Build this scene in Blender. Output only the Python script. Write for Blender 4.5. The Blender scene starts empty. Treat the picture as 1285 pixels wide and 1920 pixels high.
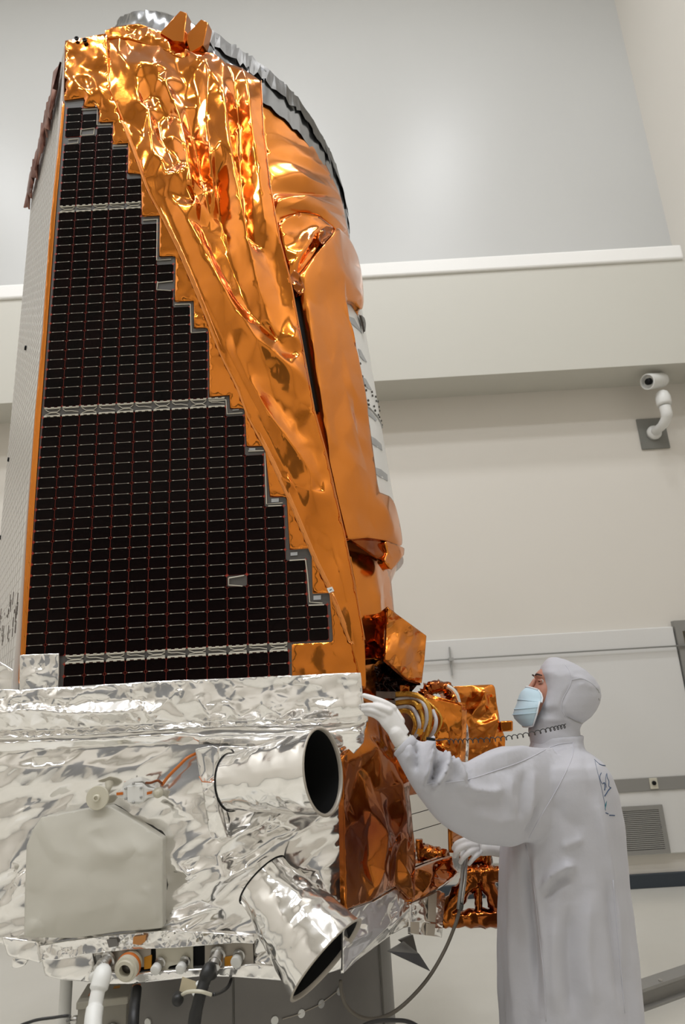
import bpy, bmesh, math, random
import numpy as np
from math import radians, sin, cos, pi, sqrt, atan2
from mathutils import Vector, Matrix
from mathutils.geometry import delaunay_2d_cdt
from mathutils.bvhtree import BVHTree

scene = bpy.context.scene
COL = scene.collection

# ------------------------------------------------------------------ camera
W, H, FPX = 1285, 1920, 1250.0
TH, RO = radians(16.6), radians(3.4)
CAM = Vector((0, 0, 1.6))
U_ = Vector((0, -sin(TH), cos(TH)))
X_ = Vector((1, 0, 0))
FWD = Vector((0, cos(TH), sin(TH)))
RGT = cos(RO) * X_ - sin(RO) * U_
UPV = sin(RO) * X_ + cos(RO) * U_
cd = bpy.data.cameras.new('camera')
cam = bpy.data.objects.new('camera', cd)
COL.objects.link(cam)
cd.sensor_fit = 'VERTICAL'
cd.sensor_height = 36
cd.sensor_width = 36 * W / H
cd.lens = 36 * FPX / H
cd.clip_end = 100
cd.dof.use_dof = True
cd.dof.focus_distance = 2.6
cd.dof.aperture_fstop = 3.2
m = Matrix.Identity(4)
for i in range(3):
    m[i][0], m[i][1], m[i][2], m[i][3] = RGT[i], UPV[i], -FWD[i], CAM[i]
cam.matrix_world = m
scene.camera = cam

# ------------------------------------------------------------------ light and exposure
scene.view_settings.view_transform = 'Standard'
scene.view_settings.look = 'None'
scene.view_settings.exposure = 0.0
scene.view_settings.gamma = 1.0
scene.view_settings.use_curve_mapping = False
wd = bpy.data.worlds.new('world')
scene.world = wd
wd.use_nodes = True
wd.node_tree.nodes['Background'].inputs[0].default_value = (0.9, 0.88, 0.82, 1)
wd.node_tree.nodes['Background'].inputs[1].default_value = 0.0
CEIL = 12.0
LAMP_W = 84.0


def ceiling_lamp(x, y, sx=0.6, sy=0.6, w=LAMP_W):
    l = bpy.data.lights.new('high_bay_lamp', 'AREA')
    l.shape = 'RECTANGLE'
    l.size, l.size_y = sx, sy
    l.energy = w
    l.color = (0.962, 0.985, 1.03)
    o = bpy.data.objects.new('high_bay_lamp', l)
    o.location = (x, y, CEIL - 0.25)
    COL.objects.link(o)


for lx in (-6.2, -3.4, -0.6, 2.2):
    for ly in (-2.6, -0.2, 2.2):
        ceiling_lamp(lx, ly)


# ------------------------------------------------------------------ rays and surfaces
def ray(x, y):
    return FWD * FPX + RGT * (x - W / 2) - UPV * (y - H / 2)


class Plane:
    def __init__(s, p0, n):
        s.p0, s.n = Vector(p0), Vector(n).normalized()

    def __call__(s, x, y, h=0.0):
        d = ray(x, y)
        t = (s.p0 - CAM).dot(s.n) / d.dot(s.n)
        return CAM + d * t + s.n * h

    def off(s, d):
        return Plane(s.p0 + s.n * d, s.n)


def AT(x, y, Y):
    d = ray(x, y)
    return CAM + d * (Y / d.y)


CX, CY = -0.58, 3.32          # axis of the spacecraft


def cone_r(z):
    return 0.845 - 0.078 * (z - 2.65)


class Cone:
    """the tapering telescope barrel, near side as seen from the room"""
    def __init__(s, d=0.0):
        s.d = d

    def __call__(s, x, y, h=0.0):
        d = ray(x, y)
        r = 0.8
        for _ in range(12):
            a = d.x * d.x + d.y * d.y
            b = -(d.x * CX + d.y * CY)
            k = CX * CX + CY * CY - r * r
            D = max(b * b - a * k, 0.0)
            t = (-b - sqrt(D)) / a
            z = 1.6 + d.z * t
            r = cone_r(z) + s.d
        p = CAM + d * t
        n = Vector((p.x - CX, p.y - CY, 0)).normalized()
        return Vector((CX, CY, p.z)) + n * (r + h)


YF = 2.40
FRONT = Plane((0, YF, 0), (0, -1, 0))
RN = Vector((0.866, -0.5, 0))
RIGHT = Plane((-0.03, YF, 0), RN)
SD = Vector((-0.537, 0.843, 0)).normalized()
SIDE = Plane((-1.195, YF, 0), (-SD.y, SD.x, 0))


# ------------------------------------------------------------------ mesh helpers
def mk(name, verts, faces, mat, parent=None, smooth=False, kind=None, label=None):
    me = bpy.data.meshes.new(name)
    me.from_pydata([tuple(v) for v in verts], [], faces)
    me.validate()
    bm = bmesh.new()
    bm.from_mesh(me)
    bmesh.ops.recalc_face_normals(bm, faces=bm.faces)
    bm.to_mesh(me)
    bm.free()
    return mo(name, me, mat, parent, smooth, kind, label)


def mo(name, me, mat, parent=None, smooth=False, kind=None, label=None):
    if mat:
        if len(me.materials):
            me.materials[0] = mat
        else:
            me.materials.append(mat)
    if smooth:
        me.polygons.foreach_set('use_smooth', [True] * len(me.polygons))
    o = bpy.data.objects.new(name, me)
    COL.objects.link(o)
    if parent:
        adopt(o, parent)
    if kind:
        o['kind'] = kind
    if label:
        o['label'] = label
    return o


def world_of(o):
    mw = Matrix.Translation(o.location) @ o.rotation_euler.to_matrix().to_4x4()
    if o.parent:
        mw = world_of(o.parent) @ o.matrix_parent_inverse @ mw
    return mw


def adopt(o, parent):
    o.parent = parent
    o.matrix_parent_inverse = world_of(parent).inverted()


def thing(name, loc, label, cat, group=None):
    o = bpy.data.objects.new(name, None)
    o.empty_display_size = 0.1
    o.location = loc
    COL.objects.link(o)
    o['label'] = label
    o['category'] = cat
    if group:
        o['group'] = group
    return o


def tag(o, label, cat, group=None):
    o['label'] = label
    o['category'] = cat
    if group:
        o['group'] = group
    return o


class MB:
    """collects verts and faces"""
    def __init__(s):
        s.v, s.f = [], []

    def add(s, verts, faces):
        k = len(s.v)
        s.v += [Vector(v) for v in verts]
        s.f += [tuple(i + k for i in f) for f in faces]
        return s

    def box(s, lo, hi):
        x0, y0, z0 = lo
        x1, y1, z1 = hi
        return s.add([(x0, y0, z0), (x1, y0, z0), (x1, y1, z0), (x0, y1, z0), (x0, y0, z1), (x1, y0, z1), (x1, y1, z1), (x0, y1, z1)],
                     [(0, 3, 2, 1), (4, 5, 6, 7), (0, 1, 5, 4), (1, 2, 6, 5), (2, 3, 7, 6), (3, 0, 4, 7)])

    def prism(s, front, back):
        n = len(front)
        return s.add(list(front) + list(back),
                     [tuple(range(n)), tuple(range(2 * n - 1, n - 1, -1))] + [(i, i + n, (i + 1) % n + n, (i + 1) % n) for i in range(n)])

    def loft(s, rings, caps=True):
        n = len(rings[0])
        k = len(rings)
        f = [(a * n + i, a * n + (i + 1) % n, (a + 1) * n + (i + 1) % n, (a + 1) * n + i) for a in range(k - 1) for i in range(n)]
        if caps:
            f += [tuple(range(n - 1, -1, -1)), tuple(range((k - 1) * n, k * n))]
        return s.add([p for r in rings for p in r], f)

    def tube(s, pts, rad, n=10, caps=True, flat=1.0):
        pts = [Vector(p) for p in pts]
        rad = rad if hasattr(rad, '__len__') else [rad] * len(pts)
        rings = []
        t0 = (pts[1] - pts[0]).normalized()
        ref = Vector((0, 0, 1)) if abs(t0.z) < 0.9 else Vector((0, 1, 0))
        a = t0.cross(ref).normalized()
        for i, p in enumerate(pts):
            t = (pts[min(i + 1, len(pts) - 1)] - pts[max(i - 1, 0)]).normalized()
            a = (a - t * a.dot(t)).normalized()
            b = t.cross(a)
            rings.append([p + a * (rad[i] * cos(2 * pi * j / n)) + b * (flat * rad[i] * sin(2 * pi * j / n)) for j in range(n)])
        return s.loft(rings, caps)

    def lathe(s, prof, org, axis, n=32, closed=False):
        """prof: (radius, distance along the axis)"""
        org, axis = Vector(org), Vector(axis).normalized()
        ref = Vector((0, 0, 1)) if abs(axis.z) < 0.9 else Vector((1, 0, 0))
        a = axis.cross(ref).normalized()
        b = axis.cross(a)
        rings = [[org + axis * d + (a * cos(2 * pi * j / n) + b * sin(2 * pi * j / n)) * max(r, 1e-4) for j in range(n)] for r, d in prof]
        return s.loft(rings, not closed)

    def build(s, name, mat, parent=None, smooth=False, kind=None, label=None):
        return mk(name, s.v, s.f, mat, parent, smooth, kind, label)


def catmull(pts, n=8):
    pts = [Vector(p) for p in pts]
    q = [pts[0] * 2 - pts[1]] + pts + [pts[-1] * 2 - pts[-2]]
    out = []
    for i in range(1, len(q) - 2):
        for k in range(n):
            t = k / n
            out.append(0.5 * ((2 * q[i]) + (q[i + 1] - q[i - 1]) * t + (2 * q[i - 1] - 5 * q[i] + 4 * q[i + 1] - q[i + 2]) * t * t + (3 * q[i] - q[i - 1] - 3 * q[i + 1] + q[i + 2]) * t ** 3))
    out.append(pts[-1])
    return out


def smooth_by_angle(o, deg=35):
    me = o.data
    bm = bmesh.new()
    bm.from_mesh(me)
    for e in bm.edges:
        e.smooth = not (len(e.link_faces) == 2 and e.calc_face_angle(0) > radians(deg))
    for f in bm.faces:
        f.smooth = True
    bm.to_mesh(me)
    bm.free()
    return o


def bevel(o, w=0.004, seg=2):
    md = o.modifiers.new('bevel', 'BEVEL')
    md.width = w
    md.segments = seg
    md.limit_method = 'ANGLE'
    return o


# ------------------------------------------------------------------ foil: crumpled sheet over a surface
def inside(poly, x, y):
    c = False
    n = len(poly)
    for i in range(n):
        x0, y0 = poly[i]
        x1, y1 = poly[(i + 1) % n]
        if (y0 > y) != (y1 > y) and x < (x1 - x0) * (y - y0) / (y1 - y0) + x0:
            c = not c
    return c


def foil(name, outline, surf, mat, parent, sp=40, amp=0.01, ridges=(), rim=0.012, seed=0, aniso=None, sub=2, crease=0.6, edge=0.0, bulge=None, label=None, kind=None, fine=None):
    rnd = random.Random(seed * 77 + 13)
    amp_at = amp if callable(amp) else (lambda x, y: amp)
    crease_at = crease if callable(crease) else (lambda x, y: crease)
    amp0 = 0.01 if callable(amp) else amp
    if aniso:
        ca, sa, kk = cos(radians(aniso[0])), sin(radians(aniso[0])), aniso[1]
        T = lambda x, y: ((x * ca + y * sa) / kk, (-x * sa + y * ca))
        TI = lambda u, v: (u * kk * ca - v * sa, u * kk * sa + v * ca)
    else:
        T = TI = lambda x, y: (x, y)
    pts, hs, edges = [], [], []
    out_t = [T(*p) for p in outline]

    def chain(poly, heights, closed, step, jit):
        first = len(pts)
        n = len(poly)
        for i in range(n if closed else n - 1):
            (x0, y0), (x1, y1) = poly[i], poly[(i + 1) % n]
            h0, h1 = heights[i], heights[(i + 1) % n]
            k = max(1, int(math.hypot(x1 - x0, y1 - y0) / step))
            for j in range(k):
                t = j / k
                pts.append((x0 + (x1 - x0) * t, y0 + (y1 - y0) * t))
                hs.append(h0 + (h1 - h0) * t + (rnd.uniform(-jit, jit) if (j or not closed) else 0))
        if not closed:
            pts.append(poly[-1])
            hs.append(heights[-1])
        last = len(pts) - 1
        for i in range(first, last):
            edges.append((i, i + 1))
        if closed:
            edges.append((last, first))

    chain(out_t, [0.0] * len(out_t), True, sp * 0.75, edge)
    nb = len(pts)
    for r in ridges:
        chain([T(q[0], q[1]) for q in r], [q[2] for q in r], False, sp * 0.6, amp0 * 0.25)
    us = [p[0] for p in out_t]
    vs = [p[1] for p in out_t]
    area = (max(us) - min(us)) * (max(vs) - min(vs))
    acc = np.array(pts)
    tries = int(area / (sp * sp) * 14) + 20
    new = []
    for _ in range(tries):
        u = rnd.uniform(min(us), max(us))
        v = rnd.uniform(min(vs), max(vs))
        if not inside(out_t, u, v):
            continue
        d = np.hypot(acc[:, 0] - u, acc[:, 1] - v)
        if d[:nb].min() < sp * 0.4 or d.min() < sp * 0.55:
            continue
        if len(d) > len(pts) and d[len(pts):].min() < sp * 0.75:
            continue
        acc = np.vstack([acc, (u, v)])
        new.append((u, v))
    for p in new:
        pts.append(p)
        hs.append(rnd.uniform(-1, 1) * amp_at(*TI(*p)))
    vv, ee, ff, ov, oe, of = delaunay_2d_cdt([Vector(p) for p in pts], edges, [], 1, 1e-4)
    if fine:
        # second pass: small facets riding on the large folds
        s2, a2 = fine[0], fine[1]
        dens = fine[2] if len(fine) > 2 else (lambda x, y: 1.0)
        tree = BVHTree.FromPolygons([(v.x, v.y, hs[ov[i][0]] * 1000 if ov[i] else 0.0) for i, v in enumerate(vv)], [tuple(f) for f in ff])
        npts, nhs, nedges = [], [], []
        for i, j in edges:
            p, q = pts[i], pts[j]
            k = max(1, int(math.hypot(p[0] - q[0], p[1] - q[1]) / s2))
            prev = None
            for t in range(k + 1):
                f_ = t / k
                npts.append((p[0] + (q[0] - p[0]) * f_, p[1] + (q[1] - p[1]) * f_))
                jit = 0.0 if (i < nb and j < nb) else rnd.uniform(-1, 1) * a2 * 0.5
                nhs.append(hs[i] + (hs[j] - hs[i]) * f_ + jit)
                if prev is not None:
                    nedges.append((prev, len(npts) - 1))
                prev = len(npts) - 1
        v_ = min(vs)
        row = 0
        lim = len(npts)
        earr = np.array(npts)
        while v_ < max(vs):
            u_ = min(us) + (row % 2) * s2 * 0.5
            while u_ < max(us):
                x_, y_ = u_ + rnd.uniform(-.38, .38) * s2, v_ + rnd.uniform(-.38, .38) * s2
                u_ += s2
                if not inside(out_t, x_, y_) or np.abs(earr - (x_, y_)).max(axis=1).min() < s2 * 0.45:
                    continue
                hit = tree.ray_cast(Vector((x_, y_, 1e5)), Vector((0, 0, -1)))
                hh = hit[0].z / 1000 if hit[0] else 0.0
                X2, Y2 = TI(x_, y_)
                npts.append((x_, y_))
                nhs.append(hh + rnd.uniform(-1, 1) * a2 * dens(X2, Y2))
            v_ += s2 * 0.87
            row += 1
        pts, hs, edges = npts, nhs, nedges
        vv, ee, ff, ov, oe, of = delaunay_2d_cdt([Vector(p) for p in pts], edges, [], 1, 1e-4)
    P, N = [], []
    for i, v in enumerate(vv):
        x, y = TI(v.x, v.y)
        o_ = ov[i]
        h = hs[o_[0]] if o_ else 0.0
        if bulge:
            h += bulge(x, y)
        p = surf(x, y, h)
        q = surf(x, y, h - rim)
        P.append(p)
        N.append(q)
    ff = [tuple(f) for f in ff]
    cnt = {}
    for f in ff:
        for a, b in zip(f, f[1:] + f[:1]):
            cnt.setdefault((min(a, b), max(a, b)), []).append((a, b))
    bnd = [c[0] for c in cnt.values() if len(c) == 1]
    verts = list(P)
    idx = {}
    if rim > 0:
        for a, b in bnd:
            for q in (a, b):
                if q not in idx:
                    idx[q] = len(verts)
                    verts.append(N[q])
        for a, b in bnd:
            ff.append((b, a, idx[a], idx[b]))
    me = bpy.data.meshes.new(name)
    me.from_pydata([tuple(p) for p in verts], [], ff)
    bm = bmesh.new()
    bm.from_mesh(me)
    cl = bm.edges.layers.float.get('crease_edge') or bm.edges.layers.float.new('crease_edge')
    px_of = [TI(v.x, v.y) for v in vv]
    bset = {(min(a, b), max(a, b)) for a, b in bnd}
    bmesh.ops.recalc_face_normals(bm, faces=bm.faces)
    for e in bm.edges:
        k = tuple(sorted((e.verts[0].index, e.verts[1].index)))
        if k in bset or not e.is_manifold:
            e[cl] = 1.0
        elif rnd.random() < crease_at(*px_of[min(k[0], len(px_of) - 1)]):
            e[cl] = rnd.uniform(0.55, 1.0)
    cv = bm.verts.layers.float.get('crease_vert') or bm.verts.layers.float.new('crease_vert')
    no = len(outline)
    for v in bm.verts:
        le = [e for e in v.link_edges if e[cl] >= 1.0]
        if len(le) == 2 or len(le) == 3:
            a_, b_ = [(e.other_vert(v).co - v.co).normalized() for e in le[:2]]
            if v.is_boundary or len(le) == 3:
                if a_.dot(b_) > -0.9:
                    v[cv] = 1.0
    bm.to_mesh(me)
    bm.free()
    o = mo(name, me, mat, parent, True, kind, label)
    if sub:
        md = o.modifiers.new('subdivision', 'SUBSURF')
        md.levels = md.render_levels = sub
    return o


# ------------------------------------------------------------------ materials
def srgb(r, g, b):
    f = lambda c: (c / 255 / 12.92) if c <= 10 else ((c / 255 + 0.055) / 1.055) ** 2.4
    return (f(r), f(g), f(b), 1)


def mat(name, col, rough=0.5, metal=0.0, spec=0.5, coat=0.0, coat_rough=0.1, bump=None, vary=None, sheen=0.0, sss=0.0):
    """bump: (kind, scale, strength, distance); vary: (scale, colour2, amount)"""
    mt = bpy.data.materials.new(name)
    mt.use_nodes = True
    nt = mt.node_tree
    b = nt.nodes['Principled BSDF']
    b.inputs['Base Color'].default_value = col
    b.inputs['Roughness'].default_value = rough
    b.inputs['Metallic'].default_value = metal
    b.inputs['Specular IOR Level'].default_value = spec
    b.inputs['Coat Weight'].default_value = coat
    b.inputs['Coat Roughness'].default_value = coat_rough
    b.inputs['Sheen Weight'].default_value = sheen
    if sss:
        b.inputs['Subsurface Weight'].default_value = sss
        b.inputs['Subsurface Radius'].default_value = (0.02, 0.02, 0.02)
    tc = nt.nodes.new('ShaderNodeTexCoord')
    if vary:
        nz = nt.nodes.new('ShaderNodeTexNoise')
        nz.inputs['Scale'].default_value = vary[0]
        nz.inputs['Detail'].default_value = 5
        nt.links.new(tc.outputs['Object'], nz.inputs['Vector'])
        mx = nt.nodes.new('ShaderNodeMix')
        mx.data_type = 'RGBA'
        mx.inputs['A'].default_value = col
        mx.inputs['B'].default_value = vary[1]
        rp = nt.nodes.new('ShaderNodeMapRange')
        rp.inputs['From Min'].default_value = 0.35
        rp.inputs['From Max'].default_value = 0.7
        rp.inputs['To Max'].default_value = vary[2]
        nt.links.new(nz.outputs['Fac'], rp.inputs['Value'])
        nt.links.new(rp.outputs['Result'], mx.inputs['Factor'])
        nt.links.new(mx.outputs['Result'], b.inputs['Base Color'])
    if bump:
        last = None
        for kind, sc, st, di in bump:
            if kind == 'noise':
                t = nt.nodes.new('ShaderNodeTexNoise')
                t.inputs['Scale'].default_value = sc
                t.inputs['Detail'].default_value = 4
                out = t.outputs['Fac']
            elif kind == 'ridge':
                t = nt.nodes.new('ShaderNodeTexNoise')
                t.noise_type = 'RIDGED_MULTIFRACTAL'
                t.inputs['Scale'].default_value = sc
                t.inputs['Detail'].default_value = 3
                out = t.outputs['Fac']
            else:
                t = nt.nodes.new('ShaderNodeTexVoronoi')
                t.inputs['Scale'].default_value = sc
                out = t.outputs['Distance']
            nt.links.new(tc.outputs['Object'], t.inputs['Vector'])
            bp = nt.nodes.new('ShaderNodeBump')
            bp.inputs['Strength'].default_value = st
            bp.inputs['Distance'].default_value = di
            nt.links.new(out, bp.inputs['Height'])
            if last:
                nt.links.new(last, bp.inputs['Normal'])
            last = bp.outputs['Normal']
        nt.links.new(last, b.inputs['Normal'])
    return mt


M = {}
M['wall'] = mat('wall_paint', srgb(221, 216, 207), 0.5, spec=0.5, vary=(0.6, srgb(216, 211, 201), 0.5), bump=[('noise', 1.3, 0.06, 0.05)])
M['wall_white'] = mat('white_wall_panel', srgb(220, 219, 216), 0.4, vary=(0.8, srgb(214, 212, 207), 0.5))
M['trim_white'] = mat('white_trim_paint', srgb(243, 242, 238), 0.4)
M['floor'] = mat('epoxy_floor', srgb(218, 215, 206), 0.22, spec=0.5, vary=(0.9, srgb(196, 192, 180), 0.5), bump=[('noise', 3, 0.03, 0.02)])
M['ceil'] = mat('ceiling_paint', srgb(215, 212, 204), 0.7)
M['navy'] = mat('dark_rubber_base', srgb(48, 56, 64), 0.5)
M['strip'] = mat('grey_wall_strip', srgb(140, 138, 133), 0.5)
M['grey_metal'] = mat('grey_metal', srgb(168, 168, 166), 0.4, 0.4)
M['door'] = mat('tan_door', srgb(150, 140, 118), 0.5)
M['reflection_panel'] = mat('reflection_panel_grey', srgb(120, 122, 126), 0.5)
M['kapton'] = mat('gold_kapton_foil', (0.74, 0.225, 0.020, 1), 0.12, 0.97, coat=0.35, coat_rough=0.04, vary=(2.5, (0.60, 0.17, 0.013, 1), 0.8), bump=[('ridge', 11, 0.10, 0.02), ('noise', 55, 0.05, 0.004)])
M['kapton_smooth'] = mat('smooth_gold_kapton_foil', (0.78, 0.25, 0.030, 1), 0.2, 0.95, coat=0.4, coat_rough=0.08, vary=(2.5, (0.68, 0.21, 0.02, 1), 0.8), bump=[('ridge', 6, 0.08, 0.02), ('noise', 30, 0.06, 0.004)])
M['kapton_dark'] = mat('amber_kapton_foil', (0.52, 0.155, 0.014, 1), 0.11, 1.0, coat=0.3, coat_rough=0.04, vary=(3.5, (0.22, 0.042, 0.005, 1), 1.0), bump=[('ridge', 9, 0.12, 0.02), ('noise', 45, 0.06, 0.004)])  # dark red second colour stands in for dark reflections in the foil
M['tape'] = mat('pinkish_kapton_tape', (0.78, 0.28, 0.065, 1), 0.24, 0.95, coat=0.3, coat_rough=0.15)
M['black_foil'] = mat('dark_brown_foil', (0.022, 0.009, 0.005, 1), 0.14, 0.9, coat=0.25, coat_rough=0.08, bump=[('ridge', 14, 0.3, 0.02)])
M['silver'] = mat('silver_foil', (0.93, 0.915, 0.89, 1), 0.14, 0.88, spec=0.8, coat=0.3, coat_rough=0.03, vary=(6, (0.84, 0.82, 0.79, 1), 0.6), bump=[('ridge', 9, 0.12, 0.02), ('noise', 60, 0.03, 0.004)])
M['silver_smooth'] = mat('smooth_silver_foil', (0.93, 0.915, 0.89, 1), 0.12, 0.88, spec=0.8, coat=0.3, coat_rough=0.05, bump=[('ridge', 8, 0.08, 0.02), ('noise', 50, 0.05, 0.004)])
M['film'] = mat('grey_film', (0.22, 0.225, 0.23, 1), 0.2, 0.85, coat=0.4, bump=[('ridge', 8, 0.15, 0.02)])
M['film_dark'] = mat('dark_grey_film', (0.09, 0.085, 0.075, 1), 0.35, 0.5, bump=[('ridge', 10, 0.2, 0.02)])
M['maroon'] = mat('maroon_film_edge', (0.16, 0.055, 0.04, 1), 0.3, 0.7, vary=(14, (0.45, 0.25, 0.2, 1), 0.9), bump=[('ridge', 14, 0.3, 0.02)])
M['substrate'] = mat('grey_panel_board', srgb(82, 79, 76), 0.45, vary=(9, srgb(72, 70, 68), 0.7))
M['red'] = mat('red_kapton_sheet', srgb(128, 36, 17), 0.4)
M['cell'] = mat('solar_cell_glass', (0.0030, 0.0022, 0.0020, 1), 0.14, 0.0, spec=0.06, vary=(11, (0.007, 0.003, 0.0027, 1), 0.9))
M['side_cell'] = mat('side_panel_painted_sheen', srgb(206, 202, 196), 0.3, 0.0, spec=0.7)  # pale colour stands in for the wall reflected at a grazing angle
M['wire'] = mat('pale_silicone_wire', srgb(196, 190, 174), 0.45)
M['tab'] = mat('silver_tab', srgb(178, 170, 158), 0.4, 0.2)
M['barrel'] = mat('white_barrel_paint', srgb(232, 232, 230), 0.35)
M['mark'] = mat('pale_grey_patch', srgb(172, 174, 176), 0.4)
M['black'] = mat('matt_black', (0.006, 0.006, 0.006, 1), 0.6, spec=0.2)
M['rubber'] = mat('black_rubber', (0.012, 0.012, 0.012, 1), 0.45)
M['pad'] = mat('white_beta_cloth', srgb(202, 199, 188), 0.42, vary=(3, srgb(195, 192, 181), 0.6))
M['white_plastic'] = mat('white_plastic', srgb(226, 226, 222), 0.4)
M['cream'] = mat('cream_plastic', srgb(205, 200, 182), 0.45)
M['steel'] = mat('brushed_steel', (0.55, 0.54, 0.52, 1), 0.3, 1.0, bump=[('noise', 60, 0.05, 0.003)])
M['stand'] = mat('grey_stand_paint', srgb(118, 115, 111), 0.42, 0.25, vary=(5, srgb(104, 101, 98), 0.7))
M['tan_tape'] = mat('tan_tape', srgb(190, 178, 160), 0.45)
M['orange_cable'] = mat('orange_cable', srgb(196, 104, 26), 0.4)
M['gold_braid'] = mat('gold_braid_sleeve', (0.78, 0.42, 0.07, 1), 0.3, 0.8, bump=[('voronoi', 260, 0.5, 0.003)])
M['white_braid'] = mat('white_braid_sleeve', srgb(208, 206, 210), 0.45, bump=[('voronoi', 260, 0.4, 0.003)])
M['mirror'] = mat('mirror_radiator', (0.90, 0.89, 0.87, 1), 0.03, 1.0)
M['yellow'] = mat('amber_tape', srgb(205, 140, 30), 0.4, 0.3)
M['gown'] = mat('white_cleanroom_fabric', srgb(188, 188, 194), 0.75, spec=0.25, sheen=0.15, bump=[('noise', 24, 0.22, 0.008), ('noise', 420, 0.05, 0.001)])
M['gown_seam'] = mat('gown_seam_stitching', srgb(196, 196, 204), 0.8)
M['glove'] = mat('white_glove', srgb(226, 224, 222), 0.6, bump=[('noise', 60, 0.15, 0.004)])
M['skin'] = mat('skin', srgb(186, 132, 112), 0.5, sss=0.1)
M['brow'] = mat('dark_brown_hair', srgb(58, 42, 36), 0.7)
M['mask'] = mat('light_blue_mask', srgb(190, 214, 226), 0.75)
M['mask_white'] = mat('white_mask_edge', srgb(226, 230, 234), 0.75)
M['eye'] = mat('eye_white', srgb(205, 195, 188), 0.25)
M['print'] = mat('dark_blue_print', srgb(44, 70, 104), 0.6)
M['print_teal'] = mat('teal_print', srgb(36, 110, 122), 0.6)
M['cord'] = mat('black_coil_cord', (0.02, 0.02, 0.02, 1), 0.4)
M['hose'] = mat('grey_brown_hose', srgb(98, 92, 82), 0.45)


# ================================================================== THE ROOM
def struct(o):
    o['kind'] = 'structure'
    return o


XL, XR, YB, YW = -8.0, 3.9, -8.0, 6.46
struct(MB().box((XL, YB, -0.1), (XR, YW, 0)).build('floor', M['floor']))
struct(MB().box((XL, YB, CEIL), (XR, YW, CEIL + 0.1)).build('ceiling', M['ceil']))
struct(MB().box((XL, YW, 0), (XR, YW + 0.2, CEIL)).build('wall_back', M['wall']))
struct(MB().box((XL - 0.2, YB, 0), (XL, YW, CEIL)).build('wall_left', M['wall']))
struct(MB().box((XR, YB, 0), (XR + 0.2, YW, CEIL)).build('wall_right', M['wall']))
struct(MB().box((XL, YB - 0.2, 0), (XR, YB, CEIL)).build('wall_front', M['wall']))
# ledge beam along the back wall, its white lip, wainscot, strip, cove base
struct(MB().box((XL, 6.0, 4.727), (XR, YW, 5.92)).build('trim_1', mat('beam_paint', srgb(204, 202, 192), 0.5, vary=(0.6, srgb(200, 197, 187), 0.5))))
struct(bevel(MB().box((XL, 5.97, 5.92), (3.72, YW, 6.09)).build('trim_2', M['trim_white']), 0.02))
struct(bevel(MB().box((XL, YW - 0.05, 0.26), (3.06, YW, 2.19)).build('trim_3', M['wall_white']), 0.01))
struct(bevel(MB().box((XL, YW - 0.062, 0.77), (XR, YW - 0.04, 0.88)).build('trim_4', M['strip']), 0.004))
struct(bevel(MB().box((XL, YW - 0.035, 0.0), (XR, YW, 0.11)).build('baseboard_back', M['navy']), 0.006))
struct(MB().box((XR - 0.03, YB, 0), (XR, YW, 0.11)).build('baseboard_right', M['navy']))
struct(MB().box((XL, YB, 0), (XL + 0.03, YW, 0.11)).build('baseboard_left', M['navy']))
M['wall_upper'] = mat('upper_wall_darkened', srgb(193, 193, 190), 0.36, vary=(0.5, srgb(188, 188, 185), 0.6), bump=[('noise', 1.1, 0.05, 0.05)])  # neutral grey, darkened to offset strong lamp light on the upper wall
struct(MB().box((XL, YW - 0.03, 6.09), (XR, YW, CEIL)).build('upper_wall_sheet', M['wall_upper']))  # sheet added over the back wall to carry the darkened tone
# door at the far right of the back wall
dr = struct(bevel(MB().box((3.12, YW - 0.03, 0), (3.86, YW, 2.16)).build('door_1', M['door']), 0.004))
fr = MB()
fr.box((3.07, YW - 0.07, 0), (3.13, YW, 2.24)).box((3.13, YW - 0.07, 2.14), (3.88, YW, 2.24))
fr.build('door_frame', M['strip'], dr)
MB().tube([(3.19, YW - 0.09, 1.02), (3.31, YW - 0.09, 1.02)], 0.011).tube([(3.2, YW - 0.09, 1.02), (3.2, YW - 0.028, 1.02)], 0.011).build('door_handle', M['steel'], dr, True)
# unseen grey panel behind the camera, added so the foil reflects dark streaks
d2 = struct(MB().box((-5.5, YB, 0), (-1.5, YB + 0.06, 5.5)).build('added_reflection_panel', M['reflection_panel']))

pipe = thing('wall_conduit', (1.9, YW - 0.08, 2.0), 'thin grey conduit running along the top of the white wall panel', 'pipe')
MB().tube([(-6, YW - 0.085, 2.005), (3.25, YW - 0.085, 2.005)], 0.0075).build('pipe', M['grey_metal'], pipe, True)
for cx in (-1.2, 0.93, 3.16):
    MB().box((cx - 0.006, YW - 0.075, 1.86), (cx + 0.006, YW - 0.045, 2.12)).box((cx - 0.022, YW - 0.1, 1.99), (cx + 0.022, YW - 0.07, 2.02)).build('clamp', M['grey_metal'], pipe)

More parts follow.
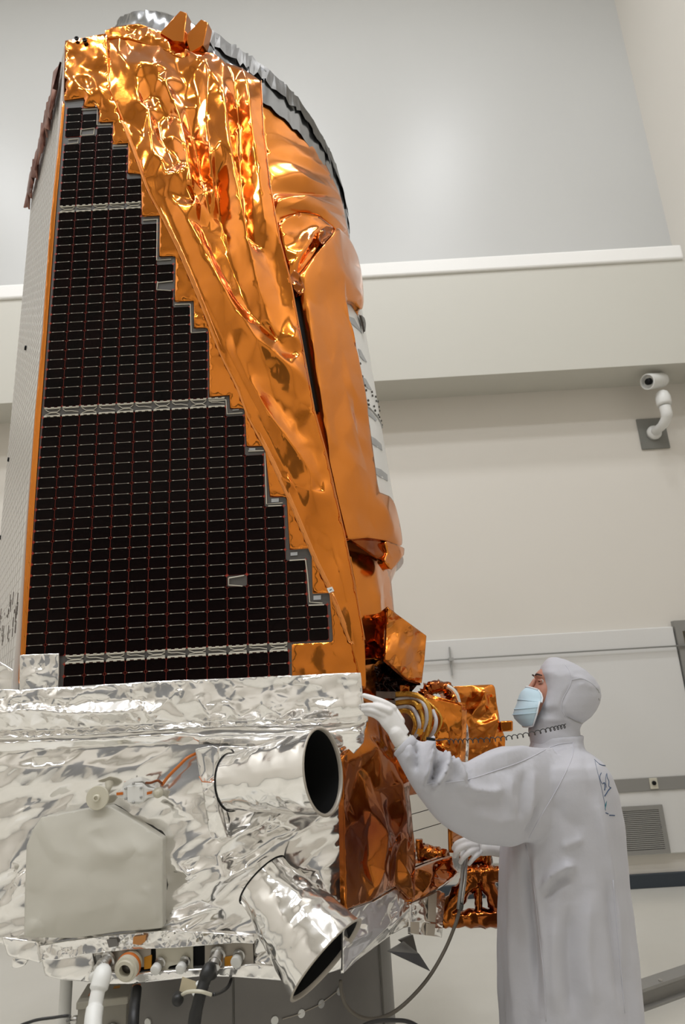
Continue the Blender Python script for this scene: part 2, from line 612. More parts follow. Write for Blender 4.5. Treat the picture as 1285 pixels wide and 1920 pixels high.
vent = thing('return_air_grille', (2.43, YW - 0.05, 0.46), 'square grey louvred air grille low on the wall behind the person', 'vent')
MB().box((2.24, YW - 0.056, 0.29), (2.65, YW - 0.05, 0.635)).build('backing', mat('vent_dark', srgb(96, 94, 88), 0.6), vent)
f_ = MB()
f_.box((2.22, YW - 0.075, 0.27), (2.26, YW - 0.05, 0.655)).box((2.61, YW - 0.075, 0.27), (2.65, YW - 0.05, 0.655))
f_.box((2.26, YW - 0.075, 0.27), (2.61, YW - 0.05, 0.305)).box((2.26, YW - 0.075, 0.62), (2.61, YW - 0.05, 0.655))
f_.build('frame', M['strip'], vent)
lm = None
for k in range(20):
    z = 0.312 + k * 0.0155
    if lm is None:
        lv = MB().add([(2.26, YW - 0.074, 0), (2.61, YW - 0.074, 0), (2.61, YW - 0.057, 0.011), (2.26, YW - 0.057, 0.011), (2.26, YW - 0.074, 0.003), (2.61, YW - 0.074, 0.003), (2.61, YW - 0.057, 0.014), (2.26, YW - 0.057, 0.014)],
                      [(0, 1, 2, 3), (7, 6, 5, 4), (0, 4, 5, 1), (2, 6, 7, 3), (0, 3, 7, 4), (1, 5, 6, 2)])
        o = lv.build('louvre', mat('louvre_paint', srgb(158, 156, 150), 0.5), vent)
        lm = o
    else:
        o = lm.copy()
        COL.objects.link(o)
    o.location.z = z
out_ = thing('wall_outlet', (2.61, YW - 0.062, 0.83), 'small beige outlet with a black socket on the grey wall strip', 'outlet')
bevel(MB().box((2.575, YW - 0.075, 0.785), (2.645, YW - 0.062, 0.875)).build('plate', M['cream'], out_), 0.003)
MB().lathe([(0.018, 0), (0.018, 0.012), (0.012, 0.016)], (2.61, YW - 0.075, 0.835), (0, -1, 0), 16).build('socket', M['black'], out_, True)

# security camera
sc_ = thing('security_camera', (3.27, YW, 4.16), 'white security camera on a grey wall plate high on the back wall', 'camera')
bevel(MB().box((3.12, YW - 0.02, 4.0), (3.41, YW, 4.34)).build('wall_plate', mat('plate_grey', srgb(122, 122, 116), 0.5), sc_), 0.004)
MB().lathe([(0.075, 0), (0.075, 0.03), (0.05, 0.05)], (3.265, YW - 0.02, 4.17), (0, -1, 0), 20).build('mount_flange', M['white_plastic'], sc_, True)
arm = catmull([(3.265, YW - 0.06, 4.17), (3.28, YW - 0.22, 4.18), (3.29, YW - 0.30, 4.24), (3.285, YW - 0.31, 4.34)], 6)
MB().tube(arm, [0.045] * 6 + [0.05] * 6 + [0.055] * 7, 16).build('mount_arm', M['white_plastic'], sc_, True)
MB().lathe([(0.066, 0), (0.072, 0.03), (0.072, 0.09), (0.055, 0.14), (0.03, 0.16)], (3.285, YW - 0.31, 4.345), (0, 0, 1), 20).build('pan_head', M['white_plastic'], sc_, True)
hd = Vector((-0.84, -0.46, -0.26)).normalized()
hb = Vector((3.33, YW - 0.27, 4.645))
smooth_by_angle(MB().lathe([(0.03, -0.04), (0.07, -0.02), (0.078, 0.02), (0.08, 0.24), (0.07, 0.242), (0.068, 0.2)], hb, hd, 20).build('housing', M['white_plastic'], sc_))
MB().lathe([(0.034, 0.2), (0.034, 0.235), (0.028, 0.24)], hb, hd, 16).build('lens', M['black'], sc_, True)

# low grey steel rail on the floor at the right
a, b = Vector((1.05, 3.93, 0)), Vector((3.2, 5.05, 0))
dirv = (b - a).normalized()
nrm = Vector((-dirv.y, dirv.x, 0))
rl = thing('floor_rail', (a + b) / 2, 'low grey metal rail lying on the pale floor at lower right', 'rail')
mb = MB()
for (w0, w1, z0, z1) in ((0.0, 0.10, 0.0, 0.012), (0.035, 0.065, 0.012, 0.085), (0.0, 0.10, 0.085, 0.10)):
    q = [a + nrm * w0, b + nrm * w0, b + nrm * w1, a + nrm * w1]
    mb.prism([p + Vector((0, 0, z0)) for p in q], [p + Vector((0, 0, z1)) for p in q])
mb.build('channel', mat('rail_grey', srgb(150, 148, 144), 0.4, 0.3), rl)
for k in range(6):
    p = a + dirv * (0.2 + 0.4 * k) + nrm * 0.018
    MB().lathe([(0.012, 0), (0.012, 0.008), (0.007, 0.01)], p + Vector((0, 0, 0.1)), (0, 0, 1), 8).build('bolt', M['steel'], rl)

# ================================================================== THE SPACECRAFT
SC = thing('spacecraft', (CX, CY, 0.85), 'tall spacecraft wrapped in gold and silver foil with a stepped black solar panel', 'spacecraft')

# ---- solid cores under the foil
mb = MB()
hexa = [(-1.09, 2.43), (-0.045, 2.43), (0.44, 3.27), (-0.06, 4.15), (-1.1, 4.15), (-1.62, 3.27)]
mb.prism([Vector((x, y, 0.90)) for x, y in hexa], [Vector((x, y, 1.585)) for x, y in hexa])
mb.build('bus_body', M['silver_smooth'], SC)
mb = MB()
ns = 64
prof = [(0.80, 1.58), (0.80, 1.72), (0.80, 2.2), (0.84, 2.28)]
mb.loft([[Vector((CX + r * cos(2 * pi * k / ns), CY + r * sin(2 * pi * k / ns), z)) for k in range(ns)] for r, z in prof])
mb.build('barrel_skirt', M['kapton_smooth'], SC, True)
mb = MB()
mb.loft([[Vector((CX + cone_r(z) * cos(2 * pi * k / ns), CY + cone_r(z) * sin(2 * pi * k / ns), z)) for k in range(ns)] for z in (2.3, 2.8, 3.3, 3.8, 4.0)])
smooth_by_angle(mb.build('telescope_barrel', M['barrel'], SC))


RIM = [(-180, 5.05), (-140, 5.35), (-100, 5.62), (-60, 5.58), (-48, 5.52), (-30, 5.37), (-15, 5.23), (2, 5.06), (11, 4.95), (25, 4.865), (34, 4.80), (43, 4.75), (56, 4.64), (67, 4.58), (78, 4.51), (95, 4.40), (120, 4.38), (150, 4.6), (180, 5.05)]


def rim_z(ph):
    for (a0, z0), (a1, z1) in zip(RIM, RIM[1:]):
        if a0 <= ph <= a1:
            t = (ph - a0) / (a1 - a0)
            return z0 + (z1 - z0) * t
    return 5.0


def cyl_pt(ph, z, d=0.0, r=None):
    r = (cone_r(z) if r is None else r) + d
    a = radians(ph)
    return Vector((CX + r * sin(a), CY - r * cos(a), z))


mb = MB()
rings = []
PH = [k * 5 - 180 for k in range(72)]
for t in (0, 0.25, 0.5, 0.75, 1.0):
    rings.append([cyl_pt(p, 3.98 + (rim_z(p) - 0.03 - 3.98) * t, -0.004, 0.70 if t > 0.6 else None) for p in PH])
mb.loft(rings, caps=False)
mb.build('sunshade_shell', M['kapton_smooth'], SC, True)
# grey film around the slanted rim, torn dark top edge
rnd = random.Random(5)
mb = MB()
P2 = [k * 2 - 180 for k in range(180)]
lo, hi, hi2 = [], [], []
for p in P2:
    z = rim_z(p)
    w = 0.25 if p > 10 else 0.20
    lo.append(cyl_pt(p, z - w + rnd.uniform(-.012, .012), 0.014 + rnd.uniform(0, .008), 0.70))
    hi.append(cyl_pt(p, z - 0.02, 0.016 + rnd.uniform(-.006, .006), 0.69))
    hi2.append(cyl_pt(p, z + 0.012 + rnd.uniform(-.008, .008), 0.0, 0.675))
mid = [(a + b) / 2 + Vector((rnd.uniform(-.006, .006), rnd.uniform(-.006, .006), 0)) for a, b in zip(lo, hi)]
inn = [cyl_pt(p, rim_z(p) - 0.25, 0, 0.665) for p in P2]
mb.loft([lo, mid, hi, hi2, inn], caps=False)
mb.build('sunshade_film', M['film'], SC, True)
mb = MB()
k = 6
while k < 108:
    L = rnd.choice([5, 7, 9])
    a0 = PH0 = -8 + k
    h0 = rnd.uniform(0.006, 0.02)
    pts_lo = [cyl_pt(a0 + j * L / 4, rim_z(a0 + j * L / 4) - rnd.uniform(.08, .13), 0.022, 0.70) for j in range(5)]
    pts_hi = [cyl_pt(a0 + j * L / 4, rim_z(a0 + j * L / 4) + h0 + rnd.uniform(0, .022) * (j in (1, 4)), 0.02, 0.685) for j in range(5)]
    bk = [cyl_pt(a0 + j * L / 4, rim_z(a0 + j * L / 4) - 0.03, 0.0, 0.675) for j in range(5)]
    s_ = len(mb.v)
    mb.v += pts_lo + pts_hi + bk
    for j in range(4):
        mb.f.append((s_ + j, s_ + j + 1, s_ + j + 6, s_ + j + 5))
        mb.f.append((s_ + 5 + j, s_ + 6 + j, s_ + 11 + j, s_ + 10 + j))
    k += L
mb.build('torn_film_edge', M['film_dark'], SC, False, kind='stuff')

# ---- front solar panel
XC0, PW, PHT = -1.160, 0.0724, 0.0424
ST = [(121, 189), (158, 184), (155, 202), (186, 200), (185, 230), (212, 229), (209, 270), (240, 269), (239, 326), (264, 325), (265, 406), (299, 405), (298, 482), (329, 480), (327, 566), (363, 565), (363, 616), (391, 615), (392, 745), (430, 742), (431, 767), (458, 766), (462, 838), (496, 837), (506, 932), (537, 932), (543, 1031), (584, 1028), (586, 1113), (618, 1112), (625, 1206), (547, 1210), (548, 1275), (108, 1300), (109, 1232), (45, 1234)]
panel = MB().prism([FRONT(*p) for p in ST], [FRONT(*p) + Vector((0, 0.022, 0)) for p in ST]).build('solar_panel', M['substrate'], SC)
TOPY = [187, 201, 229.5, 269.5, 325.5, 405.5, 481, 565.5, 615.5, 743.5, 766.5, 837.5, 932, 1029.5, 1112.5]


def to_px(p):
    v = Vector(p) - CAM
    z = v.dot(FWD)
    return W / 2 + FPX * v.dot(RGT) / z, H / 2 - FPX * v.dot(UPV) / z


HOLES = [(164, 247), (136, 264), (308, 538), (444, 1090)]
SECT = [[3.786 + PHT * k for k in range(14)][::-1], [3.752 - PHT * (k + 1) for k in range(22)], [2.777 - PHT * (k + 1) for k in range(22)], [1.815 - PHT * (k + 1) for k in range(2)]]
cells = []
rects = []
for si, rows in enumerate(SECT):
    for i in range(15):
        xc = XC0 + PW * (i + 0.5)
        if si == 3 and not 2 <= i <= 12:
            continue
        col = []
        for z in rows:
            top = to_px((xc, YF, z + PHT))
            mid = to_px((xc, YF, z + PHT / 2))
            if si < 3 and top[1] < TOPY[i] + 4:
                continue
            if si < 3 and i > 0 and False:
                continue
            if any(abs(mid[0] - h[0]) < 13 and abs(mid[1] - h[1]) < 8 for h in HOLES):
                continue
            cells.append((i, xc, z + PHT / 2, si))
            col.append(z)
        # red kapton sheet behind each run of cells
        run = []
        for z in sorted(col):
            if run and z - run[-1] > PHT * 1.5:
                rects.append((xc, run[0], run[-1] + PHT))
                run = []
            run.append(z)
        if run:
            rects.append((xc, run[0], run[-1] + PHT))
mb = MB()
for xc, z0, z1 in rects:
    mb.box((xc - PW / 2, YF - 0.0012, z0), (xc + PW / 2, YF, z1))
mb.build('insulation_sheet', M['red'], panel, kind='stuff')


def oct_cell(cx=0, cz=0):
    a, b, c = PW / 2 - 0.0013, PHT / 2 - 0.0009, 0.0062
    q = [(-a + c, -b), (a - c, -b), (a, -b + c), (a, b - c), (a - c, b), (-a + c, b), (-a, b - c), (-a, -b + c)]
    return [Vector((cx + x, YF - 0.0028, cz + z)) for x, z in q], [Vector((cx + x, YF - 0.0010, cz + z)) for x, z in q]


cells.sort(key=lambda c: c[2])
first = None
for i, xc, zc, si in cells[:298]:
    if first is None:
        fa, ba = oct_cell()
        first = MB().prism([p - Vector((0, YF, 0)) for p in fa], [p - Vector((0, YF, 0)) for p in ba]).build('solar_cell', M['cell'])
        o = first
    else:
        o = first.copy()
        COL.objects.link(o)
    o.parent = panel
    o.matrix_parent_inverse = world_of(panel).inverted()
    o.location = (xc, YF, zc)
mb = MB()
for i, xc, zc, si in cells[298:]:
    mb.prism(*oct_cell(xc, zc))
mb.build('upper_solar_cells', M['cell'], panel, kind='stuff')
# interconnect lines and tabs, red diamonds
mb, md = MB(), MB()
have = {(c[0], round(c[2], 4)) for c in cells}
for i, xc, zc, si in cells:
    zt = zc + PHT / 2
    if (i, round(zc + PHT, 4)) in have:
        mb.box((xc - PW * 0.36, YF - 0.0034, zt - 0.00045), (xc + PW * 0.36, YF - 0.0026, zt + 0.00045))
        for sx in (-1, 1):
            mb.box((xc + sx * PW * 0.31 - 0.0036, YF - 0.0037, zt - 0.0013), (xc + sx * PW * 0.31 + 0.0036, YF - 0.0027, zt + 0.0013))
    for sx in (-1, 1):
        px_ = xc + sx * PW / 2
        md.add([(px_, YF - 0.0030, zt - 0.0085), (px_ + 0.0016, YF - 0.0030, zt - 0.0016), (px_ + 0.0085, YF - 0.0030, zt), (px_ + 0.0016, YF - 0.0030, zt + 0.0016), (px_, YF - 0.0030, zt + 0.0085), (px_ - 0.0016, YF - 0.0030, zt + 0.0016), (px_ - 0.0085, YF - 0.0030, zt), (px_ - 0.0016, YF - 0.0030, zt - 0.0016)], [(0, 1, 2, 3, 4, 5, 6, 7)])
mb.build('interconnect_strips', M['tab'], panel, kind='stuff')
md.build('cell_corner_diamonds', mat('red_tape', srgb(168, 50, 24), 0.45), panel, kind='stuff')

# pale bus wires between the sections and round the steps
mb = MB()


def wire(px, r=0.0022, y=YF - 0.003):
    mb.tube([AT(a, b, y) for a, b in px], r, 5)


for zt, zb, i0, i1 in ((3.786, 3.752, 0, 5), (2.817, 2.777, 0, 10), (1.845, 1.815, 2, 13), (1.730, 1.722, 2, 13)):
    for i in range(i0, i1):
        x0, x1 = XC0 + PW * i + 0.005, XC0 + PW * (i + 1) - 0.005
        for z, d in ((zt - 0.004, 1), (zb + 0.004, -1)):
            if zt - zb < 0.01 and d < 0:
                continue
            mb.tube([(x0, YF - 0.003, z), (x1, YF - 0.003, z)], 0.0026, 5)
            for t in (0.08, 0.5, 0.92):
                xm = x0 + (x1 - x0) * t
                mb.box((xm - 0.006, YF - 0.006, z + d * 0.003 - 0.002), (xm + 0.006, YF - 0.001, z + d * 0.003 + 0.002))
        if zt - zb > 0.02:
            zm = (zt + zb) / 2
            if i % 2 == 0:
                mb.tube([(x0 + 0.004, YF - 0.003, zt - 0.009), (x0 + 0.02, YF - 0.003, zm), (x1 - 0.012, YF - 0.003, zm), (x1, YF - 0.003, zt - 0.009)], 0.0014, 5)
                mb.tube([(x0 + 0.004, YF - 0.003, zb + 0.009), (x0 + 0.025, YF - 0.003, zm - 0.003), (x1 - 0.016, YF - 0.003, zm - 0.003), (x1, YF - 0.003, zb + 0.009)], 0.0014, 5)
            else:
                mb.tube([(x0, YF - 0.003, zt - 0.009), (x0 + 0.012, YF - 0.003, zm + 0.002), (x0 + 0.035, YF - 0.003, zm + 0.002), (x1, YF - 0.003, zm - 0.004)], 0.0014, 5)
for lp in ([(153, 206), (183, 204)], [(183, 204), (182, 234), (209, 233)], [(212, 274), (238, 273)], [(268, 413), (296, 411)], [(295, 412), (294, 488), (321, 486)],
           [(296, 528), (294, 543), (321, 545)], [(296, 530), (324, 527)], [(328, 571), (357, 570)], [(357, 570), (359, 624), (386, 622)], [(424, 750), (426, 776), (455, 774)], [(392, 752), (424, 750)],
           [(466, 846), (495, 845)], [(497, 849), (500, 945), (530, 943)], [(503, 949), (528, 948)], [(543, 1051), (573, 1049)], [(573, 1049), (577, 1080), (581, 1129), (605, 1131)], [(579, 1135), (608, 1134)],
           [(429, 1084), (458, 1079)], [(429, 1084), (429, 1097), (455, 1099)], [(152, 244), (151, 254), (176, 252)], [(153, 243), (177, 240), (176, 252)], [(128, 262), (147, 260), (146, 268), (127, 270)]):
    wire(lp, 0.0022)
mb.build('bus_wires', M['wire'], panel, kind='stuff')
mb = MB()
for q in ([(467, 840), (479, 840), (479, 844), (467, 844)], [(509, 935), (523, 934), (523, 941), (509, 942)], [(545, 1036), (558, 1035), (558, 1041), (545, 1042)], [(588, 1117), (602, 1116), (602, 1124), (588, 1125)], [(436, 768), (448, 767), (448, 769), (436, 770)]):
    mb.prism([AT(a, b, YF - 0.003) for a, b in q], [AT(a, b, YF) for a, b in q])
mb.build('terminal_patches', M['mark'], panel, kind='stuff')

# orange folded edge strip at the left of the panel
zt, zb = 4.42, 1.735
foil('edge_strip', [(122, 188), (110, 330), (104, 398), (92, 560), (82, 700), (76, 780), (61, 1000), (47, 1232), (37, 1282), (33, 1282), (38, 1228), (50, 1000), (66, 770), (80, 620), (92, 440), (98, 380), (113, 240), (117, 190)], FRONT.off(0.004), M['kapton_smooth'], SC, sp=18, amp=0.0015, rim=0.012, seed=2, aniso=(94, 3), crease=0.4)

# ---- neighbouring solar panel, seen at a grazing angle
sp_ = [SIDE(*p) for p in [(114, 215), (100, 360), (76, 690), (55, 985), (36, 1240)]]
zz = lambda x: x
near = Vector((-1.195, YF, 0))
far = near + SD * 1.10


def spt(t, z):
    return Vector((near.x + (far.x - near.x) * t, near.y + (far.y - near.y) * t, z))


side_poly = [spt(0, 1.735), spt(0, 4.75), spt(1, 4.72), spt(1, 1.735)]
nS = Vector((-SD.y, SD.x, 0))
side = MB().prism([p for p in side_poly], [p - nS * 0.02 for p in side_poly]).build('side_solar_panel', M['side_cell'], SC)
mb = MB()
for k in range(1, 70):
    z = 1.76 + k * 0.0424
    t1 = 0.99
    if z > 4.7:
        break
    mb.prism([spt(0.01, z), spt(t1, z), spt(t1, z + 0.002), spt(0.01, z + 0.002)], [p + nS * 0.001 for p in (spt(0.01, z), spt(t1, z), spt(t1, z + 0.002), spt(0.01, z + 0.002))])
for k in range(1, 15):
    t = k / 15
    zt_ = 4.7
    mb.prism([spt(t, 1.75), spt(t + 0.004, 1.75), spt(t + 0.004, zt_), spt(t, zt_)], [p + nS * 0.001 for p in (spt(t, 1.75), spt(t + 0.004, 1.75), spt(t + 0.004, zt_), spt(t, zt_))])
mb.build('cell_gap_lines', mat('pale_gap', srgb(199, 194, 188), 0.35), side, kind='stuff')
mb = MB()
for z, t in ((2.95, .9), (2.55, .97), (2.42, 1.0), (3.4, .55)):
    mb.lathe([(0.012, 0), (0.012, 0.008), (0.002, 0.009)], spt(t - .02, z), nS, 8)
mb.build('panel_studs', M['black'], side, kind='stuff')
mb = MB()
rnd = random.Random(9)
for k in range(60):
    t, z = rnd.uniform(0.02, 1), rnd.uniform(1.93, 2.08)
    h, w = rnd.uniform(0.01, 0.05), rnd.uniform(0.004, 0.012)
    q = [spt(t, z), spt(t + w, z), spt(t + w, z + h), spt(t, z + h)]
    mb.prism(q, [p + nS * 0.002 for p in q])
mb.build('scuffed_band', mat('dark_scuff', srgb(92, 82, 76), 0.5), side, kind='stuff')
# dark maroon film hanging along the top of that panel
mb = MB()
top, bot = [], []
N_ = 40
for k in range(N_ + 1):
    t = k / N_ * 1.02
    z = 4.60 + 0.17 * t
    top.append(spt(t, z + rnd.uniform(0, .018)) + nS * (0.015 + rnd.uniform(0, .02)))
    bot.append(spt(t, z - rnd.uniform(0.13, 0.26) * (1 - 0.35 * t)) + nS * (0.012 + rnd.uniform(0, .03)))
s_ = MB()
s_.v = top + bot + [p - nS * 0.008 for p in top] + [p - nS * 0.008 for p in bot]
n1 = N_ + 1
for k in range(N_):
    s_.f += [(k, k + 1, n1 + k + 1, n1 + k), (2 * n1 + k, 3 * n1 + k, 3 * n1 + k + 1, 2 * n1 + k + 1), (k, 2 * n1 + k, 2 * n1 + k + 1, k + 1), (n1 + k, n1 + k + 1, 3 * n1 + k + 1, 3 * n1 + k)]
s_.build('hanging_film', M['maroon'], SC, True)

# ---- gold blankets
DL = [(205, 165), (230, 225), (252, 280), (279, 357), (300, 395), (334, 463), (373, 555), (416, 665), (447, 727), (467, 782), (504, 850), (543, 936), (590, 1047), (615, 1097), (658, 1205), (676, 1275)]
inner = [(122, 76), (150, 72), (200, 62)] + DL + [(548, 1275), (547, 1208), (626, 1204), (619, 1110), (587, 1111), (585, 1026), (544, 1029), (538, 930), (507, 930), (497, 835), (463, 836), (459, 764), (432, 765), (431, 740), (393, 743), (392, 613), (364, 614), (364, 563), (328, 564), (330, 478), (299, 480), (300, 403), (266, 404), (265, 323), (240, 324), (241, 267), (210, 268), (213, 227), (186, 228), (187, 198), (156, 200), (158, 182), (120, 187)]


def amp_in(x, y):
    return 0.012 if y < 190 else 0.006 if y < 500 else 0.004


foil('stepped_blanket', inner, FRONT.off(0.008), M['kapton'], SC, sp=24, amp=amp_in, rim=0.008, seed=4, crease=lambda x, y: 0.85 if y < 260 else 0.5, fine=(13, 0.0022, lambda x, y: 0.65 if y < 200 else 0.5 if y < 420 else 0.3), sub=1,
     ridges=[[(140, 150, .01), (180, 200, .02), (195, 215, .0)], [(165, 130, 0.0), (190, 175, .018), (205, 215, .004)], [(350, 570, .0), (365, 600, .012)]])
tape = [(x - 4, y) for x, y in DL[1:-1]] + [(x + 7, y + 3) for x, y in DL[1:-1][::-1]]
foil('tape_strip', tape, FRONT.off(0.0125), M['tape'], SC, sp=30, amp=0.001, rim=0.001, seed=5, crease=0.3)

pA, pB, pC = FRONT(205, 165), FRONT(658, 1205), AT(490, 150, 2.585)
dn = (pB - pA).cross(pC - pA).normalized()
if dn.y > 0:
    dn = -dn
DRAPE = Plane(pA + Vector((0, -0.012, 0)), dn)
SEAM = [(490, 152), (495, 250), (508, 350), (525, 450), (545, 525), (570, 660), (590, 770), (612, 850), (630, 930), (650, 1020), (666, 1100), (684, 1200), (687, 1290)]
drape = [(200, 64), (250, 62), (300, 75), (345, 92), (400, 100), (425, 118), (455, 128)] + SEAM + [(676, 1285)] + DL[::-1]


def amp_dr(x, y):
    return 0.020 if y < 300 else 0.015 if y < 440 else 0.008


R = [
    [(205, 75, .0), (240, 132, .035), (278, 210, .02), (288, 300, .03), (270, 330, .01)],
    [(240, 132, .035), (292, 136, .045), (335, 140, .005), (372, 118, .03), (400, 102, .0)],
    [(335, 140, .005), (310, 170, .05), (338, 235, .03), (348, 290, .05), (365, 400, .055)],
    [(310, 170, .05), (285, 175, -.01), (262, 200, .03)],
    [(392, 150, .05), (386, 230, .02), (395, 310, .045), (402, 372, .03)],
    [(372, 200, .0), (362, 250, -.03), (378, 330, -.03), (385, 360, .0)],
    [(415, 118, .02), (420, 200, .05), (432, 300, .055), (455, 420, .06), (480, 545, .045), (515, 650, .03)],
    [(440, 150, .0), (450, 230, -.03), (452, 330, -.035), (462, 440, -.02), (490, 470, .0)],
    [(462, 160, .03), (470, 240, .04), (482, 320, .03), (495, 420, .02)],
    [(405, 330, -.03), (412, 400, -.03), (430, 480, -.012), (470, 590, .0)],
    [(290, 328, .0), (330, 340, .05), (365, 372, .02)],
    [(330, 390, .03), (370, 455, .055), (420, 560, .06), (480, 650, .055), (545, 700, .05), (585, 720, .02)],
    [(375, 420, .0), (410, 500, .0), (450, 580, .01), (520, 640, .02), (560, 640, .03)],
    [(305, 370, .0), (350, 480, -.004), (405, 610, .0), (470, 745, .004), (520, 850, .0), (575, 960, .005)],
    [(440, 670, .03), (500, 780, .035), (560, 860, .035), (610, 930, .02)],
    [(545, 905, .02), (580, 925, .03), (600, 915, .01)],
    [(600, 1000, .0), (640, 1080, .012), (660, 1180, .01)],
]
foil('draped_blanket', drape, DRAPE, M['kapton'], SC, sp=38, amp=amp_dr, rim=0.015, seed=7, aniso=(70, 1.6), ridges=R, crease=lambda x, y: 0.85 if y < 430 else 0.4, fine=(17, 0.0030, lambda x, y: 0.27 if y < 430 else 0.12), sub=2)
mb = MB()
mb.tube([DRAPE(x, y, 0.004) for x, y in SEAM[:-1]], 0.0016, 6)
mb.build('seam_hem', M['tape'], SC, True)

# top cap foil below the grey film, and the two-pronged bracket
CAPS = DRAPE.off(0.006)
foil('top_cap_blanket', [(196, 58), (215, 50), (260, 44), (310, 62), (345, 90), (400, 104), (370, 122), (300, 90), (240, 70), (200, 70)], CAPS, M['kapton'], SC, sp=22, amp=0.016, rim=0.02, seed=8, crease=0.85, fine=(9, 0.0022))
br = MB()


def slab(px, y0, y1):
    br.prism([AT(a, b, y0) for a, b in px], [AT(a, b, y0) + Vector((0.01, y1 - y0, 0.02)) for a, b in px])


slab([(300, 61), (338, 20), (350, 24), (349, 40), (346, 60), (344, 78), (324, 76)], 2.46, 2.52)
slab([(347, 68), (377, 36), (390, 42), (387, 58), (381, 84), (357, 98)], 2.49, 2.55)
smooth_by_angle(bevel(br.build('lifting_bracket', M['kapton'], SC), 0.002, 2), 20)
# metal vent holes in the top corner
for (x, y) in ((146, 78), (161, 81)):
    MB().lathe([(0.011, -0.004), (0.011, 0.003), (0.006, 0.003), (0.006, 0.0)], FRONT(x, y, 0.016), (0, -1, 0), 12).build('vent_hole', M['black'], SC, True)

# ---- wraps around the telescope barrel
mb = MB()
pa = [k * 4 - 100 for k in range(37)]
za = [2.28 + 0.12 * k for k in range(15)]
for z in za:
    mb.v += [cyl_pt(p, z, 0.004) for p in pa]
for a in range(len(za) - 1):
    for k in range(len(pa) - 1):
        q = a * len(pa) + k
        mb.f.append((q, q + 1, q + len(pa) + 1, q + len(pa)))
mb.build('under_wrap', M['kapton_smooth'], SC, True)
CU = Cone(0.012)
up = [(490, 152), (512, 172), (545, 205), (575, 245), (600, 285), (622, 330), (638, 365), (643, 382), (648, 408), (657, 455), (640, 440), (624, 424), (600, 404), (560, 396), (525, 408), (520, 445), (508, 350), (495, 250)]
foil('upper_barrel_wrap', up, CU, M['kapton_smooth'], SC, sp=38, amp=0.006, rim=0.02, seed=11, crease=0.35, aniso=(25, 2.2), sub=3,
     fine=(17, 0.0014), ridges=[[(515, 345, .01), (560, 335, .04), (615, 350, .01)], [(512, 362, -.02), (560, 360, -.02), (620, 366, -.005)], [(516, 378, .03), (570, 374, .04), (636, 388, .01)], [(522, 398, .01), (560, 388, .045), (605, 396, .02), (645, 430, .01)], [(520, 250, .0), (580, 300, .015)]])
sh = [(523, 412), (560, 398), (600, 406), (626, 426), (606, 450), (580, 488), (560, 512), (548, 530), (543, 520), (530, 465)]
foil('shoulder_blanket', sh, Cone(0.035), M['kapton'], SC, sp=30, amp=0.012, rim=0.02, seed=12, crease=0.5,
     ridges=[[(548, 500, .03), (580, 455, .03), (600, 425, .01)], [(560, 505, .0), (590, 460, -.01), (618, 428, .02)]])
CL = Cone(0.032)
flap = [(628, 424), (645, 436), (660, 452), (672, 482), (681, 505), (683, 545), (682, 590), (668, 568), (649, 562), (655, 600), (668, 650), (682, 730), (694, 800), (702, 860), (708, 905), (712, 923), (730, 930), (741, 940), (751, 985), (758, 1026), (745, 1022), (722, 1013), (690, 1008), (653, 1012), (634, 935), (616, 852), (600, 768), (588, 700), (575, 620), (564, 560), (556, 520), (580, 490), (606, 455)]
flap0 = [(628, 424), (645, 436), (660, 452), (672, 482), (681, 505), (683, 545), (682, 590), (668, 568), (649, 562), (655, 600), (668, 650), (682, 730), (694, 800), (702, 860), (708, 905), (712, 928), (690, 990), (652, 1014), (634, 935), (616, 852), (600, 768), (588, 700), (575, 620), (564, 560), (556, 520), (580, 490), (606, 455)]
foil('barrel_flap', flap, CL, M['kapton_smooth'], SC, sp=46, amp=0.006, rim=0.03, seed=13, crease=0.3, aniso=(75, 1.8), sub=3,
     ridges=[[(560, 520, .03), (600, 465, .035), (628, 428, .03)], [(572, 560, .02), (580, 640, .025), (600, 760, .02), (625, 900, .015)], [(645, 560, .01), (668, 650, .012), (690, 780, .01)],
             [(680, 560, .015), (660, 540, .02), (640, 520, .025), (600, 510, .03)], [(640, 700, .0), (660, 790, .014), (680, 850, .0)], [(656, 720, .01), (668, 780, -.006), (690, 830, .01)], [(622, 850, .0), (660, 860, .02), (690, 890, .005)], [(700, 935, .012), (720, 960, .02), (738, 1005, .012)], [(668, 950, .004), (690, 975, -.004), (712, 1000, .0)]], fine=(17, 0.0016))
foil('flap_fold', [(562, 548), (575, 560), (580, 600), (592, 700), (602, 764), (597, 766), (585, 710), (573, 640)], Cone(0.01), M['kapton_dark'], SC, sp=22, amp=0.004, rim=0.01, seed=14)
foil('slit_shade', [(541, 524), (556, 516), (566, 560), (590, 690), (606, 775), (590, 770), (566, 650)], Cone(0.018), M['black'], SC, sp=26, amp=0.002, rim=0.002, seed=15)  # black sheet painted in for the shade inside the open slit
foil('fold_clump', [(543, 518), (552, 506), (563, 514), (574, 546), (562, 552), (550, 540)], Cone(0.07), M['kapton_dark'], SC, sp=10, amp=0.012, rim=0.03, seed=16)
foil('fold_clump', [(600, 432), (612, 424), (628, 428), (622, 440), (606, 458), (598, 450)], Cone(0.06), M['kapton_dark'], SC, sp=9, amp=0.012, rim=0.03, seed=17)
